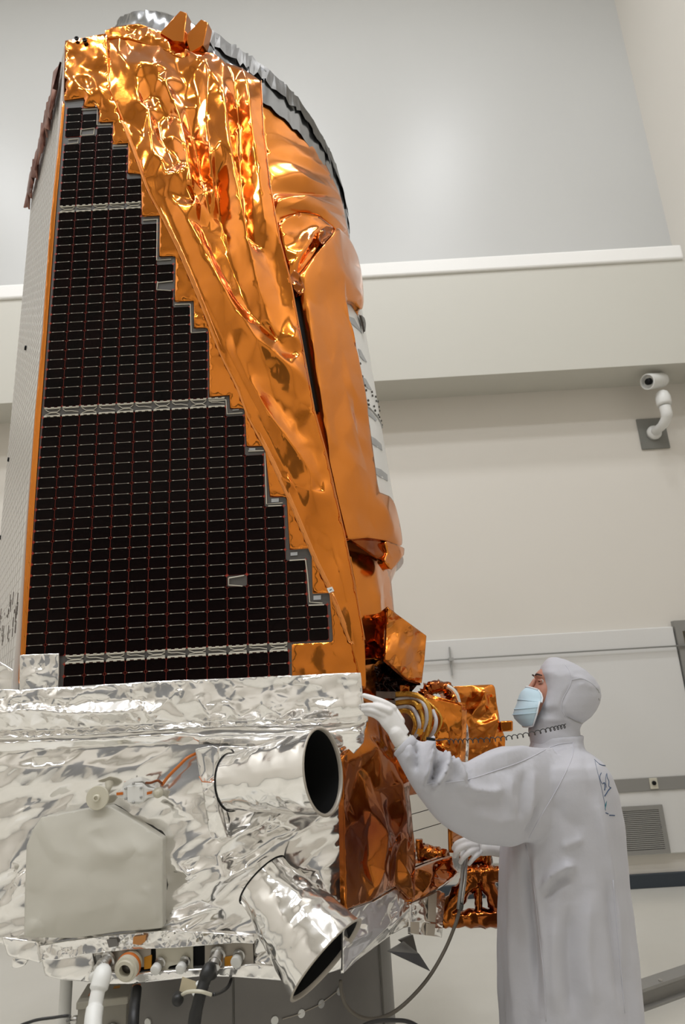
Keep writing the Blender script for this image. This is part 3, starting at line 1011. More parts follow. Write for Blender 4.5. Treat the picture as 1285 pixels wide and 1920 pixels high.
# lower bulge and hem
bul = [(722, 1013), (745, 1021), (759, 1028), (758, 1040), (746, 1056), (734, 1069), (722, 1052), (728, 1036)]
foil('bulge_hem', bul, Cone(0.034), M['kapton_smooth'], SC, sp=12, amp=0.006, rim=0.04, seed=18, crease=0.5,
     ridges=[])
foil('bulge_underside', [(655, 1010), (690, 1007), (722, 1012), (732, 1020), (728, 1036), (722, 1054), (705, 1044), (685, 1030)], Cone(0.014), M['kapton_dark'], SC, sp=14, amp=0.012, rim=0.01, seed=19, crease=0.8)
foil('skirt_wrap', [(653, 1022), (690, 1034), (718, 1056), (732, 1072), (736, 1110), (741, 1165), (736, 1185), (684, 1210), (668, 1100)], Cone(-0.065), M['kapton_smooth'], SC, sp=32, amp=0.008, rim=0.02, seed=20, fine=(13, 0.002), crease=0.5, aniso=(85, 2),
     ridges=[[(696, 1065, .02), (702, 1120, .03), (712, 1170, .015)], [(712, 1060, .0), (720, 1120, .0), (725, 1170, .0)]])
# grey patches and studs on the white barrel
CB = Cone(0.0015)
mb = MB()
for q in ([(651, 592), (664, 597), (679, 625), (665, 612), (654, 602)], [(672, 654), (676, 656), (688, 679), (682, 676), (675, 668)], [(680, 707), (686, 711), (697, 731), (690, 728), (684, 722)],
          [(681, 762), (690, 765), (707, 787), (705, 790), (692, 779), (683, 773)], [(692, 816), (703, 822), (715, 833), (717, 845), (704, 836), (694, 829)], [(702, 876), (714, 880), (726, 890), (727, 902), (714, 895), (704, 888)]):
    mb.prism([CB(a, b, 0.002) for a, b in q], [CB(a, b, -0.004) for a, b in q])
mb.build('grey_patches', M['mark'], SC, kind='stuff')
mb = MB()
for ln in ([(681, 760), (693, 765), (705, 778), (713, 790), (717, 802)],):
    mb.tube([CB(a, b, 0.001) for a, b in ln], 0.004, 6)
mb.build('barrel_joint', M['grey_metal'], SC, True)
mb = MB()
for (x, y) in [(675, 682), (679, 706), (684, 723), (683, 732), (686, 732), (697, 735), (698, 742), (704, 744), (690, 751), (688, 758), (691, 759), (701, 762), (703, 770), (705, 752), (708, 753), (709, 778), (711, 782), (710, 763), (713, 770), (715, 789), (717, 797)]:
    p = CB(x, y)
    mb.lathe([(0.006, 0), (0.006, 0.006), (0.001, 0.007)], p, (p - Vector((CX, CY, p.z))), 6)
mb.build('barrel_studs', M['film_dark'], SC, kind='stuff')
foil('film_corner', [(676, 588), (684, 596), (687, 606), (685, 625), (681, 605)], Cone(0.02), M['film_dark'], SC, sp=10, amp=0.002, rim=0.01, seed=21)

# ---- silver foil on the bus
foil('silver_band', [(-60, 1292), (38, 1293), (110, 1288), (200, 1283), (320, 1276), (430, 1272), (545, 1267), (620, 1263), (677, 1261), (680, 1300), (684, 1328), (690, 1331), (691, 1354), (640, 1357), (560, 1361), (440, 1362), (330, 1367), (220, 1374), (100, 1382), (0, 1386), (-60, 1389)], FRONT.off(0.045), M['silver'], SC, sp=19, amp=0.012, rim=0.05, seed=31, aniso=(-3, 1.35), crease=0.85, fine=(11, 0.0025), sub=1,
     ridges=[[(-40, 1345, .03), (60, 1330, .035), (140, 1338, .03), (250, 1335, .035), (255, 1350, .02)], [(265, 1310, -.02), (285, 1340, .03), (320, 1310, .0), (345, 1345, -.02), (375, 1312, .02), (395, 1345, .025), (420, 1310, .0), (450, 1345, .02), (490, 1318, .0), (530, 1345, .02), (575, 1310, .0), (615, 1330, .03), (640, 1300, .0)],
             [(-50, 1372, -.015), (100, 1368, -.02), (250, 1358, -.015), (420, 1352, -.02), (560, 1350, -.01), (684, 1342, .0)], [(20, 1310, .02), (70, 1300, .0), (120, 1312, .02), (180, 1298, .01)]])
foil('band_corner_tab', [(37, 1228), (110, 1225), (110, 1262), (108, 1296), (70, 1300), (36, 1300)], FRONT.off(0.02), M['silver'], SC, sp=17, amp=0.004, rim=0.008, seed=32, crease=0.8, fine=(9, 0.0012), ridges=[[(48, 1268, .004), (70, 1262, .012), (95, 1268, .004)]])
foil('band_lower_roll', [(-60, 1384), (0, 1380), (150, 1376), (300, 1368), (360, 1362), (500, 1362), (600, 1358), (688, 1352), (682, 1392), (660, 1418), (642, 1424), (600, 1400), (500, 1402), (420, 1396), (300, 1395), (150, 1402), (0, 1410), (-60, 1412)], FRONT.off(0.022), M['silver_smooth'], SC, sp=24, amp=0.007, rim=0.03, seed=33, aniso=(-4, 3), crease=0.8, fine=(9, 0.0014), sub=1,
     ridges=[[(-50, 1396, .022), (150, 1388, .024), (300, 1380, .02), (345, 1376, .03)], [(360, 1366, .0), (380, 1380, .03), (500, 1378, .03), (640, 1372, .03)], [(640, 1400, .02), (676, 1372, .03)]])
fr_out = [(-60, 1402), (0, 1400), (150, 1394), (350, 1388), (560, 1390), (640, 1414), (643, 1500), (645, 1600), (645, 1700), (643, 1816), (560, 1842), (500, 1832), (474, 1828), (476, 1768), (440, 1768), (330, 1776), (240, 1780), (172, 1786), (180, 1818), (188, 1842), (120, 1838), (84, 1830), (78, 1800), (74, 1778), (40, 1776), (0, 1770), (-60, 1768)]


def amp_fr(x, y):
    if x > 290 and y > 1500:
        return 0.021
    return 0.011


foil('bus_front_blanket', fr_out, FRONT.off(0.0), M['silver'], SC, sp=25, amp=amp_fr, rim=0.02, seed=34, crease=0.9, sub=1, fine=(14, 0.0034, lambda x, y: 1.3 if (x > 310 and y > 1480) or y > 1700 else 0.7), aniso=(-28, 2.3),
     ridges=[[(-50, 1480, .015), (40, 1474, .02), (150, 1464, .022), (260, 1458, .02)], [(0, 1432, .02), (60, 1440, .03), (130, 1432, .02), (260, 1440, .025)], [(5, 1560, .0), (45, 1520, .02), (80, 1500, .0)], [(20, 1600, .01), (40, 1660, .03), (15, 1720, .0)], [(0, 1700, .0), (30, 1640, -.01), (45, 1600, .01)],
             [(310, 1490, .02), (350, 1520, .03), (385, 1550, .01)], [(315, 1510, .0), (350, 1560, .02), (380, 1600, .02), (330, 1640, .0)], [(320, 1600, .02), (360, 1640, .04), (400, 1610, .03), (450, 1560, .05), (515, 1540, .04)], [(410, 1600, .04), (425, 1640, .055), (470, 1620, .03)], [(330, 1700, .02), (370, 1680, .03), (420, 1700, .02)],
             [(560, 1560, .03), (590, 1600, .0), (610, 1660, .03), (630, 1720, .01)], [(540, 1590, .02), (570, 1640, .0), (600, 1700, .02)], [(500, 1540, .03), (560, 1550, .02), (620, 1540, .0)]])
foil('bottom_tab', [(3, 1757), (40, 1762), (72, 1766), (75, 1806), (52, 1800), (30, 1796), (14, 1792)], FRONT.off(0.03), M['silver_smooth'], SC, sp=22, amp=0.003, rim=0.012, seed=35)
foil('bottom_tab', [(24, 1795), (52, 1800), (44, 1812), (30, 1816), (22, 1814)], FRONT.off(0.02), M['silver_smooth'], SC, sp=14, amp=0.003, rim=0.012, seed=36)
foil('lower_lip', [(74, 1774), (130, 1764), (225, 1752), (305, 1745), (380, 1748), (476, 1755), (477, 1769), (440, 1768), (330, 1777), (240, 1781), (170, 1788), (110, 1800), (78, 1800)], FRONT.off(0.03), M['silver'], SC, sp=13, amp=0.006, rim=0.03, seed=37, crease=0.9, fine=(7, 0.0016))
foil('left_side_blanket', [(-60, 1230), (-10, 1235), (34, 1262), (38, 1296), (-60, 1300)], FRONT.off(-0.03), M['silver_smooth'], SC, sp=22, amp=0.01, rim=0.01, seed=38)

# white pillow-like pad
PADO = [(50, 1585), (62, 1555), (78, 1532), (140, 1520), (205, 1511), (255, 1540), (305, 1573), (306, 1650), (305, 1740), (262, 1744), (225, 1746), (180, 1753), (140, 1759), (90, 1758), (45, 1757), (47, 1670)]


def padb(x, y):
    d = min(max(0, math.hypot(x - cx_, y - cy_)) for cx_, cy_ in PADO)
    e = 1e9
    for (x0, y0), (x1, y1) in zip(PADO, PADO[1:] + PADO[:1]):
        L2 = (x1 - x0) ** 2 + (y1 - y0) ** 2
        t = max(0, min(1, ((x - x0) * (x1 - x0) + (y - y0) * (y1 - y0)) / L2))
        e = min(e, math.hypot(x - x0 - t * (x1 - x0), y - y0 - t * (y1 - y0)))
    return 0.03 * (1 - math.exp(-e / 28))


foil('white_pad', PADO, FRONT.off(0.045), M['pad'], SC, sp=34, amp=0.006, rim=0.045, seed=39, crease=0.3, sub=3, bulge=padb,
     ridges=[[(190, 1590, .012), (215, 1600, .016), (262, 1588, .008), (300, 1578, .0)], [(60, 1735, .01), (75, 1742, .012), (90, 1733, .006)], [(270, 1600, .01), (280, 1680, .01), (300, 1730, .0)]])

# disc antenna on its bracket
c0 = FRONT(197, 1491, 0.0)
MB().tube([c0, c0 + Vector((0, -0.075, 0))], 0.010, 10).build('antenna_stem', M['cream'], SC, True)
da = smooth_by_angle(MB().lathe([(0.0365, 0.062), (0.037, 0.064), (0.037, 0.070), (0.0355, 0.072), (0.011, 0.072), (0.011, 0.082), (0.009, 0.084), (0.006, 0.084), (0.006, 0.079)], c0, (0, -1, 0), 36).build('disc_antenna', M['cream'], SC))
BP = FRONT.off(0.045)
bk = bevel(MB().prism([BP(*p) for p in [(233, 1476), (246, 1469), (262, 1469), (273, 1478), (290, 1481), (291, 1493), (275, 1497), (262, 1508), (246, 1508), (232, 1497), (219, 1494), (219, 1487)]], [BP(*p) + Vector((0, 0.03, 0)) for p in [(233, 1476), (246, 1469), (262, 1469), (273, 1478), (290, 1481), (291, 1493), (275, 1497), (262, 1508), (246, 1508), (232, 1497), (219, 1494), (219, 1487)]]).build('antenna_bracket', M['white_plastic'], SC), 0.002)
bevel(MB().prism([BP(*p, 0.006) for p in [(239, 1474), (269, 1472), (270, 1503), (240, 1505)]], [BP(*p, -0.002) for p in [(239, 1474), (269, 1472), (270, 1503), (240, 1505)]]).build('cover_plate', M['white_plastic'], bk), 0.002)
for (x, y) in ((237, 1478), (252, 1469), (266, 1477), (237, 1497), (252, 1504), (266, 1494)):
    MB().lathe([(0.0045, 0), (0.0045, 0.006), (0.002, 0.007)], BP(x, y, 0.006 if (x in (252,)) else 0.003), (0, -1, 0), 8).build('bolt', M['grey_metal'], bk, True)
for q in ([(219, 1486), (231, 1485), (231, 1490), (219, 1491)], [(276, 1485), (286, 1483), (285, 1488), (276, 1490)]):
    MB().prism([BP(a, b, 0.003) for a, b in q], [BP(a, b, -0.001) for a, b in q]).build('copper_insert', M['orange_cable'], bk)
MB().lathe([(0.0165, 0), (0.0165, 0.016), (0.010, 0.018), (0.010, 0.022), (0.003, 0.022)], BP(297, 1486, -0.008), (0, -1, 0), 20).build('end_connector', M['cream'], SC, True)
MB().tube(catmull([BP(304, 1472, 0.0), BP(318, 1455, 0.012), BP(338, 1435, 0.014), BP(352, 1421, 0.006), BP(366, 1413, -0.02)]), 0.0052, 8).build('orange_cable', M['orange_cable'], SC, True)
MB().tube(catmull([BP(274, 1468, 0.0), BP(285, 1467, 0.012), BP(298, 1463, 0.012), BP(306, 1470, 0.004)]), 0.004, 8).build('copper_lead', mat('copper_wire', srgb(120, 66, 36), 0.4, 0.6), SC, True)

# folded silver strut beside the upper tube
SP = FRONT.off(0.05)
foil('foil_strut', [(366, 1404), (398, 1398), (412, 1404), (412, 1440), (408, 1470), (418, 1520), (430, 1570), (395, 1575), (386, 1520), (378, 1470), (372, 1440)], SP, M['silver_smooth'], SC, sp=22, amp=0.005, rim=0.05, seed=41, ridges=[[(400, 1402, .0), (402, 1468, .012), (412, 1520, .02), (426, 1568, .01)], [(372, 1460, .0), (388, 1464, .012), (408, 1460, .004)]])
MB().tube([SP(x, y, 0.012) for x, y in [(375, 1455), (381, 1465), (395, 1466), (407, 1460)]], 0.002, 6).build('strut_lacing', mat('orange_tape', srgb(205, 130, 90), 0.5), SC, True)


# ---- two baffle tubes
def baffle(base, tip, r0, r1, name, n=48):
    ax = (tip - base).normalized()
    L = (tip - base).length
    rnd = random.Random(len(name) + int(r1 * 1000))
    ref = Vector((0, 0, 1))
    a = ax.cross(ref).normalized()
    b = ax.cross(a)
    rings = []
    NL = 15
    n = 30
    ph = [rnd.uniform(0, 6.28) for _ in range(12)]
    for i in range(NL + 1):
        t = i / NL
        r = r0 + (r1 - r0) * min(1, max(0, (t - 0.12) / 0.88)) ** 0.9
        ring = []
        for j in range(n):
            u = 2 * pi * j / n
            w = sin(pi * min(1, t * 1.02)) * 0.003 * (abs(sin(3.5 * u + ph[0] + 4 * t)) - 0.5 + abs(sin(5.5 * u + ph[1] - 5 * t)) - 0.5 + 0.8 * (abs(sin(9 * t + 2 * u + ph[2])) - 0.5))
            edge_ = 0 if i in (0, NL) else 1
            ring.append(base + ax * (L * (t + edge_ * rnd.uniform(-.018, .018))) + (a * cos(u + edge_ * rnd.uniform(-.05, .05)) + b * sin(u)) * (r + w + edge_ * rnd.uniform(-.0013, .0013)))
        rings.append(ring)
    tb = MB().loft(rings, caps=False).build(name, M['silver_smooth'], SC, True)
    at_ = tb.data.attributes.new('crease_edge', 'FLOAT', 'EDGE')
    at_.data.foreach_set('value', [1.0 if (min(e.vertices) < n and max(e.vertices) < n) or min(e.vertices) >= NL * n else rnd.choice((0, 0, .6, .8, .95)) for e in tb.data.edges])
    ss = tb.modifiers.new('subdivision', 'SUBSURF')
    ss.levels = ss.render_levels = 2
    n = 48
    MB().lathe([(r0 + 0.001, 0.0), (r0 + 0.004, 0.002), (r0 + 0.004, L * 0.012), (r0 + 0.001, L * 0.014)], base, ax, n, True).build('base_ring', M['black'], tb, True)
    MB().lathe([(r0, 0.0), (0.02, 0.001)], base + ax * 0.002, ax, n, True).build('base_plate', M['silver_smooth'], tb, True)
    MB().lathe([(r1 - 0.003, L - 0.002), (r1 + 0.003, L), (r1 - 0.004, L + 0.003), (r1 - 0.007, L), (r1 - 0.007, L - 0.01)], base, ax, n, True).build('rim', M['tab'], tb, True)
    bf = MB().lathe([(r1 - 0.006, L - 0.001), (r1 - 0.012, L * 0.8), (r1 * 0.75, L * 0.45), (r0 * 0.6, L * 0.15), (0.001, L * 0.1)], base, ax, n, True).build('black_lining', M['black'], tb, True)
    return tb


baffle(AT(432, 1466, 2.315), AT(607, 1445, 2.17), 0.086, 0.127, 'upper_baffle_tube')
baffle(AT(492, 1648, 2.31), AT(614, 1799, 2.205), 0.088, 0.138, 'lower_baffle_tube')
# tube collars reaching back into the blanket
for nm, (x, y), (x2, y2), r in (('upper_tube_socket', (432, 1466), (400, 1470), 0.088), ('lower_tube_socket', (492, 1648), (470, 1622), 0.09)):
    pass
foil('upper_tube_shroud', [(404, 1398), (470, 1400), (560, 1388), (590, 1372), (560, 1400), (500, 1418), (440, 1424), (415, 1430)], FRONT.off(0.06), M['silver_smooth'], SC, sp=20, amp=0.008, rim=0.05, seed=43, aniso=(-12, 2.5))

# ---- connector bay at the bottom edge
bay = MB().box((-0.845, 2.405, 0.835), (-0.30, 2.43, 0.945)).build('connector_bay', M['black'], SC)


def plate(px, mat_, name='connector_plate', off=0.012, th=0.006):
    S = FRONT.off(-0.003 + off)
    return bevel(MB().prism([S(*p) for p in px], [S(*p) + Vector((0, th, 0)) for p in px]).build(name, mat_, bay), 0.0015)


plate([(186, 1785), (283, 1775), (283, 1812), (205, 1820)], M['tab'])
plate([(292, 1778), (362, 1774), (362, 1816), (345, 1820), (335, 1808), (318, 1812), (312, 1820), (293, 1822)], M['cream'])
plate([(384, 1771), (474, 1765), (476, 1810), (415, 1814), (384, 1817)], M['tab'])
plate([(270, 1795), (285, 1790), (284, 1816), (270, 1818)], M['yellow'], 'amber_tape_patch', 0.014, 0.003)
plate([(421, 1794), (440, 1792), (440, 1810), (421, 1811)], M['yellow'], 'amber_tape_patch', 0.016, 0.003)


def connector(x, y, r, L, mat_, dirn=(-0.2, -1, -0.35), cap=None):
    p = FRONT(x, y, 0.012)
    d = Vector(dirn).normalized()
    c = smooth_by_angle(MB().lathe([(r * 1.3, 0), (r * 1.3, L * .15), (r, L * .2), (r, L * .45), (r * 1.12, L * .5), (r * 1.12, L * .7), (r, L * .72), (r, L), (r * .6, L)], p, d, 20).build('connector', mat_, bay), 30)
    if cap:
        MB().lathe([(r * 1.15, L * .75), (r * 1.15, L * 1.2), (r, L * 1.25), (r * .2, L * 1.25)], p, d, 20).build('dust_cap', cap, c, True)
    return p + d * L


e1 = connector(208, 1793, 0.019, 0.05, M['steel'], (-0.45, -1, -0.5))
p = FRONT(250, 1800, 0.012)
d = Vector((-0.12, -1, -0.2)).normalized()
c = MB().lathe([(0.034, 0), (0.036, 0.02), (0.036, 0.045), (0.030, 0.047), (0.028, 0.052), (0.018, 0.052), (0.018, 0.03), (0.001, 0.03)], p, d, 28).build('round_connector', M['cream'], bay)
smooth_by_angle(c)
MB().lathe([(0.0365, 0.016), (0.038, 0.018), (0.038, 0.026), (0.0365, 0.028)], p, d, 28).build('copper_ring', M['orange_cable'], c, True)
MB().lathe([(0.0165, 0.0), (0.0165, 0.034), (0.001, 0.035)], p, d, 20).build('socket_face', M['film_dark'], c, True)
connector(304, 1800, 0.013, 0.035, M['steel'], (-0.2, -1, -0.3), M['white_plastic'])
connector(350, 1798, 0.013, 0.035, M['steel'], (-0.2, -1, -0.3), M['white_plastic'])
e2 = connector(411, 1783, 0.019, 0.05, M['steel'], (-0.15, -1, -0.6))
connector(450, 1788, 0.015, 0.03, M['steel'], (-0.15, -1, -0.3), M['white_plastic'])
foil('bay_lower_lip', [(188, 1822), (240, 1828), (300, 1822), (360, 1818), (420, 1814), (475, 1808), (520, 1812), (560, 1822), (560, 1842), (500, 1836), (440, 1832), (380, 1830), (310, 1838), (240, 1845), (186, 1845)], FRONT.off(0.03), M['silver_smooth'], SC, sp=20, amp=0.006, rim=0.06, seed=44)
for q in ([(200, 1762), (218, 1760), (222, 1774), (204, 1777)], ):
    S = FRONT.off(0.042)
    MB().prism([S(a, b) for a, b in q], [S(a, b, -0.004) for a, b in q]).build('worn_patch', M['stand'], SC)
S = FRONT.off(0.042)
q = [(250, 1757), (274, 1753), (272, 1766), (262, 1772), (249, 1770)]
MB().prism([S(a, b) for a, b in q], [S(a, b, -0.004) for a, b in q]).build('amber_tape_patch', mat('worn_amber', srgb(190, 130, 70), 0.5), SC)

# ---- right face of the bus
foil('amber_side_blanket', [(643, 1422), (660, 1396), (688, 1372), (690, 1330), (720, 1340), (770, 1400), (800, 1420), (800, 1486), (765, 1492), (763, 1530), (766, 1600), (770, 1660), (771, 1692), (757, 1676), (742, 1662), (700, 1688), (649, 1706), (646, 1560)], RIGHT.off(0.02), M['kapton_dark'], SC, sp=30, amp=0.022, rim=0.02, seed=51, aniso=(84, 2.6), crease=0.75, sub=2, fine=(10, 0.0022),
     ridges=[[(676, 1440, .0), (678, 1520, .03), (690, 1620, .0)], [(700, 1480, .03), (702, 1560, .05), (698, 1630, .045), (735, 1668, .01)], [(692, 1482, .02), (730, 1470, .05), (756, 1462, .03)], [(700, 1630, .045), (720, 1570, .05), (738, 1540, .06), (750, 1600, .03)], [(738, 1600, .01), (748, 1640, .05), (768, 1686, .02)], [(650, 1430, .0), (690, 1400, .04), (740, 1445, .03)], [(756, 1500, .03), (764, 1600, .04), (769, 1680, .02)]])
for k, q in enumerate(([(766, 1488), (850, 1462), (850, 1504), (766, 1528)], [(766, 1529.5), (850, 1505.5), (850, 1536), (767, 1561)], [(767, 1562.5), (850, 1537.5), (851, 1606), (770, 1634)])):
    S = RIGHT.off(0.004)
    MB().prism([S(a, b) for a, b in q], [S(a, b, -0.006) for a, b in q]).build('mirror_tile', M['mirror'], SC)
foil('amber_lower_band', [(769, 1636), (800, 1622), (848, 1605), (852, 1625), (862, 1636), (850, 1650), (838, 1658), (812, 1672), (772, 1692)], RIGHT.off(0.03), M['kapton_dark'], SC, sp=18, amp=0.012, rim=0.02, seed=52, fine=(9, .0016), crease=0.8, ridges=[[(785, 1690, .0), (800, 1640, .03), (806, 1625, .01)], [(790, 1680, .01), (820, 1655, .03), (850, 1635, .02)]])
foil('amber_end_blanket', [(844, 1470), (880, 1450), (900, 1500), (900, 1560), (875, 1580), (848, 1604)], RIGHT.off(0.012), M['kapton_dark'], SC, sp=18, amp=0.012, rim=0.02, seed=53)
foil('silver_side_skirt', [(644, 1700), (650, 1708), (700, 1690), (744, 1664), (770, 1692), (773, 1700), (771, 1738), (757, 1740), (735, 1752), (700, 1778), (668, 1802), (643, 1826)], RIGHT.off(0.014), M['silver_smooth'], SC, sp=24, amp=0.014, rim=0.006, seed=54, aniso=(-55, 2.6), crease=0.8, fine=(8, 0.0022), ridges=[[(660, 1800, .0), (710, 1740, .03), (750, 1690, .02)], [(690, 1700, .0), (680, 1750, .02), (660, 1780, .0)], [(720, 1760, .0), (735, 1720, .03), (740, 1680, .01)]])
tp = foil('taped_flap', [(771, 1694), (800, 1682), (823, 1669), (835, 1675), (833, 1710), (829, 1758), (800, 1754), (771, 1752)], RIGHT.off(0.02), M['silver'], SC, sp=13, amp=0.005, rim=0.012, seed=55, crease=0.9, fine=(6, 0.0018))
for q in ([(806, 1680), (820, 1672), (817, 1729), (805, 1728)], [(802, 1731), (817, 1733), (815, 1755), (801, 1754)], [(773, 1729), (787, 1729), (786, 1752), (773, 1750)]):
    S = RIGHT.off(0.027)
    MB().prism([S(a, b) for a, b in q], [S(a, b, -0.006) for a, b in q]).build('tan_tape', M['tan_tape'], tp)
MB().prism([RIGHT(718, 1782, 0.02), RIGHT(748, 1764, 0.02), RIGHT(762, 1785, 0.05), RIGHT(773, 1816, 0.07)], [RIGHT(718, 1782, 0.016), RIGHT(748, 1764, 0.016), RIGHT(762, 1785, 0.046), RIGHT(773, 1816, 0.066)]).build('loose_film_corner', M['film'], SC)
MB().prism([RIGHT(746, 1762, 0.01), RIGHT(770, 1752, 0.01), RIGHT(769, 1786, 0.03), RIGHT(758, 1778, 0.03)], [RIGHT(746, 1762, 0.0), RIGHT(770, 1752, 0.0), RIGHT(769, 1786, 0.02), RIGHT(758, 1778, 0.02)]).build('loose_film_corner', M['film_dark'], SC)

# gold-wrapped truss beyond the mirror
def wrapped(pts, r, name, seed, n=14, mat_='kapton_dark', parent=None):
    rnd = random.Random(seed)
    q = catmull(pts, 7)
    mb = MB()
    mb.tube(q, [r * rnd.uniform(0.82, 1.15) for _ in q], n)
    for v in mb.v:
        v += Vector((rnd.uniform(-1, 1), rnd.uniform(-1, 1), rnd.uniform(-1, 1))) * r * 0.14
    return mb.build(name, M[mat_], parent or SC, True)


TY = 3.0
wrapped([AT(828, 1722, TY), AT(862, 1676, TY), AT(893, 1640, TY)], 0.034, 'truss_leg', 1)
wrapped([AT(900, 1632, TY), AT(922, 1675, TY), AT(938, 1722, TY)], 0.030, 'truss_leg', 2)
wrapped([AT(826, 1722, TY), AT(880, 1722, TY), AT(946, 1718, TY)], 0.033, 'truss_beam', 3)
wrapped([AT(897, 1655, TY), AT(897, 1680, TY), AT(898, 1710, TY)], 0.016, 'truss_post', 4)
wrapped([AT(872, 1645, TY), AT(905, 1640, TY), AT(945, 1638, TY)], 0.034, 'truss_head', 5)
wrapped([AT(868, 1612, 3.08), AT(890, 1609, 3.06), AT(918, 1604, 3.04)], 0.036, 'truss_arm', 6)
wrapped([AT(911, 1580, 3.02), AT(914, 1610, 3.02), AT(912, 1640, 3.02)], 0.018, 'truss_arm', 7)

# ---- gold boxes and cables on the upper right
def facet(name, px, mat_, seed, sp=22, amp=0.012, th=0.02, ridges=(), parent=None, crease=0.6):
    """crumpled sheet over a planar polygon given by pixel and depth corners"""
    def S(x, y, h=0.0):
        ws = [(1.0 / (((x - a) ** 2 + (y - b) ** 2) ** 1.5 + 1e-3), Y) for a, b, Y in px]
        Y = sum(w * v for w, v in ws) / sum(w for w, v in ws)
        return AT(x, y, Y) + Vector((0.15 * h, -h, 0.15 * h))
    return foil(name, [(x, y) for x, y, Y in px], S, M[mat_], parent or SC, sp=sp, amp=amp, rim=th, seed=seed, ridges=ridges, crease=max(crease, 0.75), fine=(max(6, sp * 0.42), amp * 0.16))


bx = facet('star_box_front', [(727, 1139, 2.62), (763, 1165, 2.7), (800, 1192, 2.80), (796, 1240, 2.80), (791, 1281, 2.80), (765, 1274, 2.73), (740, 1252, 2.66), (722, 1236, 2.62)], 'kapton_smooth', 61, amp=0.006, th=0.03,
           ridges=[[(750, 1160, .0), (748, 1200, .02), (740, 1240, .0)], [(735, 1250, .0), (760, 1225, .02), (775, 1195, .012)], [(750, 1262, .0), (775, 1240, .012), (790, 1200, .0)]])
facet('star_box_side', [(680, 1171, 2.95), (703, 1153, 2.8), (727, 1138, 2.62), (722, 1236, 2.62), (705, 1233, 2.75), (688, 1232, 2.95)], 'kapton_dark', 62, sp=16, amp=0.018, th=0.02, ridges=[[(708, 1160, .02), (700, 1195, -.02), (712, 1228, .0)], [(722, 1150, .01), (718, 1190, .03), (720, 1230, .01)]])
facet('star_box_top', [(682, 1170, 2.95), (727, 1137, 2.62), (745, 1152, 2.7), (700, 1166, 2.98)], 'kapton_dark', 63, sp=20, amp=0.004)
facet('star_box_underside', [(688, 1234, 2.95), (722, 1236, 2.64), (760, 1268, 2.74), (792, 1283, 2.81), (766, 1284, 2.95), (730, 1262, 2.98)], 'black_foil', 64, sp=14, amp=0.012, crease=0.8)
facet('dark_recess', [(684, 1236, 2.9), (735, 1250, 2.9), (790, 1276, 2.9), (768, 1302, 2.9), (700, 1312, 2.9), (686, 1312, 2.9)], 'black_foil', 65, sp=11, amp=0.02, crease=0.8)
facet('recess_post', [(750, 1284, 2.86), (768, 1284, 2.86), (768, 1304, 2.86), (750, 1304, 2.86)], 'kapton_dark', 66, sp=10, amp=0.004)
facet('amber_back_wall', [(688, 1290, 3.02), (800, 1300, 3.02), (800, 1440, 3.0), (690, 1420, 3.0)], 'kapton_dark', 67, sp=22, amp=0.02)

YC = 2.78
for k, (y0, h) in enumerate(((1296, 14), (1312, 9), (1324, 9))):
    q = [(705 + 3 * k, y0), (742, y0 + 1), (742, y0 + h), (706 + 3 * k, y0 + h - 1)]
    bevel(MB().prism([AT(a, b, YC) for a, b in q], [AT(a, b, YC + 0.05) for a, b in q]).build('cable_plug', mat('plug_grey_' + 'abc'[k], srgb(112, 98, 86), 0.6, 0.0), SC), 0.003)


def cable(px, r, mat_, y0=YC):
    return MB().tube(catmull([AT(a, b, y0 + dy) for a, b, dy in px], 8), r, 10).build('braided_cable', M[mat_], SC, True)


cable([(740, 1302, .02), (765, 1301, .0), (786, 1306, -.02), (802, 1322, -.03), (806, 1345, -.02), (803, 1368, 0), (795, 1386, .03)], 0.011, 'gold_braid')
cable([(740, 1312, .02), (768, 1309, .01), (786, 1312, -.02), (798, 1328, -.04), (800, 1350, -.03), (793, 1370, .0)], 0.008, 'white_braid')
cable([(740, 1318, .02), (766, 1316, .0), (780, 1320, -.02), (790, 1336, -.03), (792, 1355, -.03), (784, 1378, .0)], 0.010, 'gold_braid')
cable([(740, 1328, .02), (764, 1325, .0), (777, 1332, -.03), (785, 1350, -.05), (786, 1366, -.04), (778, 1382, .0)], 0.008, 'white_braid')
cable([(740, 1334, .02), (762, 1333, .0), (774, 1342, -.03), (780, 1358, -.03), (776, 1376, .0)], 0.010, 'gold_braid')
cable([(812, 1332, .02), (818, 1350, -.01), (815, 1368, -.01), (806, 1384, .03)], 0.008, 'white_braid')
cable([(798, 1312, .04), (818, 1330, .02), (828, 1348, .02), (824, 1366, .03), (812, 1382, .06)], 0.005, 'gold_braid')
for q in ([(779, 1322), (790, 1318), (792, 1328), (782, 1331)], [(784, 1366), (795, 1368), (791, 1378), (781, 1376)]):
    MB().prism([AT(a, b, YC - .06) for a, b in q], [AT(a, b, YC - .02) for a, b in q]).build('cable_clip', M['yellow'], SC)

